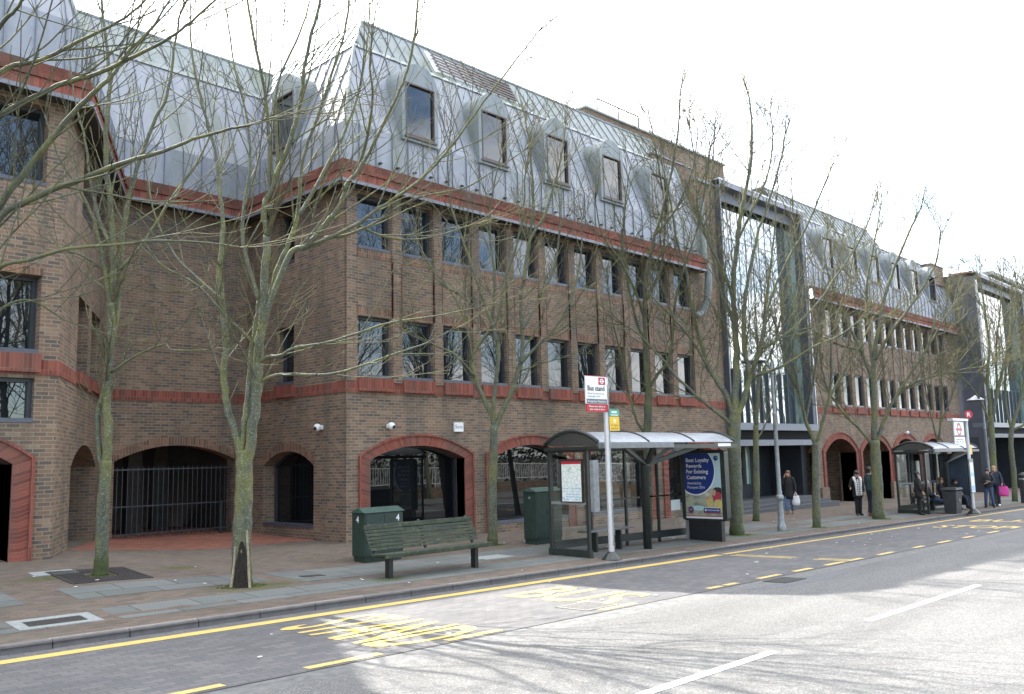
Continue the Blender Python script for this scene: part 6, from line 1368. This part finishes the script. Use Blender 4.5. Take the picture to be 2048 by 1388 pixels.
# rotten split at the foot of the forked tree
def wound():
    pts, rad = cr_spline(LIMBS['T2'][0], 6); rad = [r*.8*1.10 for r in rad]; m = MB(); s = MB(); base = pts[0]; ang0 = math.atan2(-base.y, -base.x)
    for mb_, a0, a1, z1, k in ((m, -.62, .62, .80, 1.05), (s, .50, .80, .98, 1.06), (s, -1.0, -.72, .72, 1.05)):
        nn, nz = 8, 10
        for j in range(nz):
            for i in range(nn):
                q = []
                for (ii, jj) in ((i, j), (i+1, j), (i+1, j+1), (i, j+1)):
                    f = jj/nz; z = base.z - .02 + z1*f; x = (z-base.z)/(pts[-1].z-base.z)*(len(pts)-1); n0 = max(0, min(len(pts)-2, int(x))); c = pts[n0].lerp(pts[n0+1], max(0, x-n0)); fl = max(0, 1-(z-base.z)/.45)
                    r0 = lerp(rad[n0], rad[n0+1], max(0, x-n0))*1.05*k*(1+.12*fl*fl); narrow = math.sqrt(max(.02, 1 - f**3)) if mb_ is m else 1 - .3*f; a = ang0 + lerp(a0, a1, ii/nn)*narrow + (.05*math.sin(9*f+ii) if mb_ is m else 0)
                    edge = 0 if 0 < ii < nn else -.02; q.append((c.x + (r0+edge)*math.cos(a), c.y + (r0+edge)*math.sin(a), z))
                mb_.quad(*q)
    tr = [c for c in T2_.children if c.name.startswith('trunk')][0]
    m.build('rotten_hollow', M['wound'], tr); s.build('split_wood', M['split'], tr)
wound()
# ------------------------------------------------------------------ across the street (seen mirrored in the windows)
m = MB()
for i in range(460):
    x = -8 + i*.18; z = road_z(x, 1.2) + .95; m.box(x-.014, -5.02, z+.15, x+.012, -4.98, z+1.15)
for i in range(46):
    x = -8 + i*1.8; z = road_z(x, 1.2) + .95; m.box(x-.03, -5.03, z-.3, x+.03, -4.97, z+1.25)
for i in range(46):
    x = -8 + i*1.8; z = road_z(x, 1.2) + .95; z2 = road_z(x+1.8, 1.2) + .95
    for h in (.12, 1.12): m.hexa([(x,-5.02,z+h),(x+1.8,-5.02,z2+h),(x+1.8,-4.98,z2+h),(x,-4.98,z+h)], [(x,-5.02,z+h+.05),(x+1.8,-5.02,z2+h+.05),(x+1.8,-4.98,z2+h+.05),(x,-4.98,z+h+.05)])
tag(m.build('railing', M['signw'], uv=False, origin=(15, -5, 0)), 'white bar railing across the street mirrored in the arched windows', 'railing')
m = MB(); m.hexa([(-10,-5.3,-1.5),(76,-5.3,-2.2),(76,-4.7,-2.2),(-10,-4.7,-1.5)], [(-10,-5.3,1.15),(76,-5.3,-.2),(76,-4.7,-.2),(-10,-4.7,1.15)])
tag(m.build('planter_wall', M['brick'], origin=(15, -5, -.5)), 'low brick planter wall across the street mirrored in the arched windows', 'wall')
m = MB()
for k in range(15000):
    x = rnd.uniform(-12, 80); h = rnd.random()**.7; y = -8.5 + rnd.gauss(0, .55); z = road_z(x, 1.2) + .2 + h*(3.2 + .5*math.sin(x*.7) + .4*math.sin(x*1.9)); s_ = rnd.uniform(.09, .2); a = Vector((rnd.gauss(0,1), rnd.gauss(0,1), rnd.gauss(0,1))).normalized(); u = a.orthogonal().normalized()*s_; v = a.cross(u)
    c = Vector((x, y, z)); m.quad(c-u, c-v*.6, c+u, c+v*.6)
tag(m.build('hedge', flat('dark_hedge_leaf', (.03,.045,.018), .6, 0, .4, 3), uv=False), 'dark evergreen hedge across the street mirrored in the arched windows', 'hedge', kind='stuff')
def copy_tree(src, loc, rot, s, label):
    o = src.copy(); C.objects.link(o); o.location = loc; o.rotation_euler.z = rot; o.scale = (s, s, s); o['label'] = label; o['group'] = 'trees across the street'
    for ch in list(src.children):
        if ch.name.startswith('rotten'): continue
        c = ch.copy(); C.objects.link(c); c.parent = o
        for g in list(ch.children):
            d = g.copy(); C.objects.link(d); d.parent = c
for i, (x, y, rz, s) in enumerate(((4.5, -3.9, .6, 1.45), (8.5, -4.0, 2.0, 1.4), (13.0, -4.2, 4.0, 1.45), (17.5, -4.0, 1.2, 1.35), (22.5, -4.4, 3.0, 1.35), (29, -4.4, 5.0, 1.35), (36, -4.2, .3, 1.3))):
    copy_tree((T5_, T8_, T3_, T5_, T8_, T5_, T3_)[i], (x, y, road_z(x, 1.2) + .15), rz, s, 'bare tree across the street seen only mirrored in the windows')
SKY, SUNE, EXPO, CLOUD, CLOUD_BIAS = .1, 2.45, 2.42, 9.0, .12
# ------------------------------------------------------------------ daylight
SUN = Vector((.05, .69, .724)).normalized()
sc = bpy.context.scene
w = bpy.data.worlds.new('World'); sc.world = w; w.use_nodes = True; t = w.node_tree; t.nodes.clear()
out = t.nodes.new('ShaderNodeOutputWorld'); bg = t.nodes.new('ShaderNodeBackground'); t.links.new(bg.outputs[0], out.inputs[0])
sky = t.nodes.new('ShaderNodeTexSky'); sky.sky_type = 'NISHITA'; sky.sun_disc = False; sky.sun_elevation = math.asin(SUN.z); sky.sun_rotation = math.atan2(SUN.x, SUN.y); sky.air_density = 1.0; sky.dust_density = 1.2; sky.ozone_density = 1.2
gen = N(t, 'TexCoord').outputs['Generated']; s = N(t, 'SeparateXYZ'); t.links.new(gen, s.inputs[0])
zc = math_(t, 'MAXIMUM', math_(t, 'ADD', s.outputs[2], .18), .05); cmb = N(t, 'CombineXYZ')
t.links.new(math_(t, 'DIVIDE', s.outputs[0], zc), cmb.inputs[0]); t.links.new(math_(t, 'DIVIDE', s.outputs[1], zc), cmb.inputs[1])
n1 = noise(t, cmb.outputs[0], .9, 8, .58); bias = math_(t, 'MULTIPLY', s.outputs[1], CLOUD_BIAS)
cl = ramp(t, math_(t, 'ADD', n1, bias), [(.38, 0), (.55, 1)]); sh = ramp(t, noise(t, cmb.outputs[0], 2.2, 6, .6), [(.3, .72), (.65, 1.0)])
cloud = mix(t, 1.0, (CLOUD, CLOUD*1.01, CLOUD*1.03), sh, 'MULTIPLY')
c = mix(t, cl, sky.outputs[0], cloud); t.links.new(c, bg.inputs['Color']); bg.inputs['Strength'].default_value = SKY
sl = bpy.data.lights.new('sun', 'SUN'); sl.energy = SUNE; sl.angle = R(.53); sl.color = (1, .955, .88); so = bpy.data.objects.new('sun', sl); C.objects.link(so); so.rotation_euler = (-SUN).to_track_quat('-Z', 'Y').to_euler(); so.location = (10, 40, 50)
cam = bpy.data.cameras.new('camera'); co = bpy.data.objects.new('camera', cam); C.objects.link(co); sc.camera = co
y_, p_, r_ = R(45.8417), R(7.2873), R(-1.3894)
f = Vector((math.sin(y_)*math.cos(p_), math.cos(y_)*math.cos(p_), math.sin(p_))); rt = Vector((math.cos(y_), -math.sin(y_), 0)); up = rt.cross(f)
r2 = rt*math.cos(r_) + up*math.sin(r_); u2 = up*math.cos(r_) - rt*math.sin(r_)
co.matrix_world = Matrix(((r2.x, u2.x, -f.x, 0), (r2.y, u2.y, -f.y, 0), (r2.z, u2.z, -f.z, 2.0), (0, 0, 0, 1)))
cam.sensor_width = 36; cam.lens = 36*1744.4/2048; cam.clip_start = .1; cam.clip_end = 4000
vs = sc.view_settings; vs.view_transform = 'Standard'; vs.look = 'None'; vs.exposure = EXPO; vs.gamma = 1; vs.use_curve_mapping = False
sc.cycles.max_bounces = 6; sc.cycles.transparent_max_bounces = 16; sc.cycles.caustics_reflective = False; sc.cycles.caustics_refractive = False
try: sc.cycles.use_denoising = True
except Exception: pass
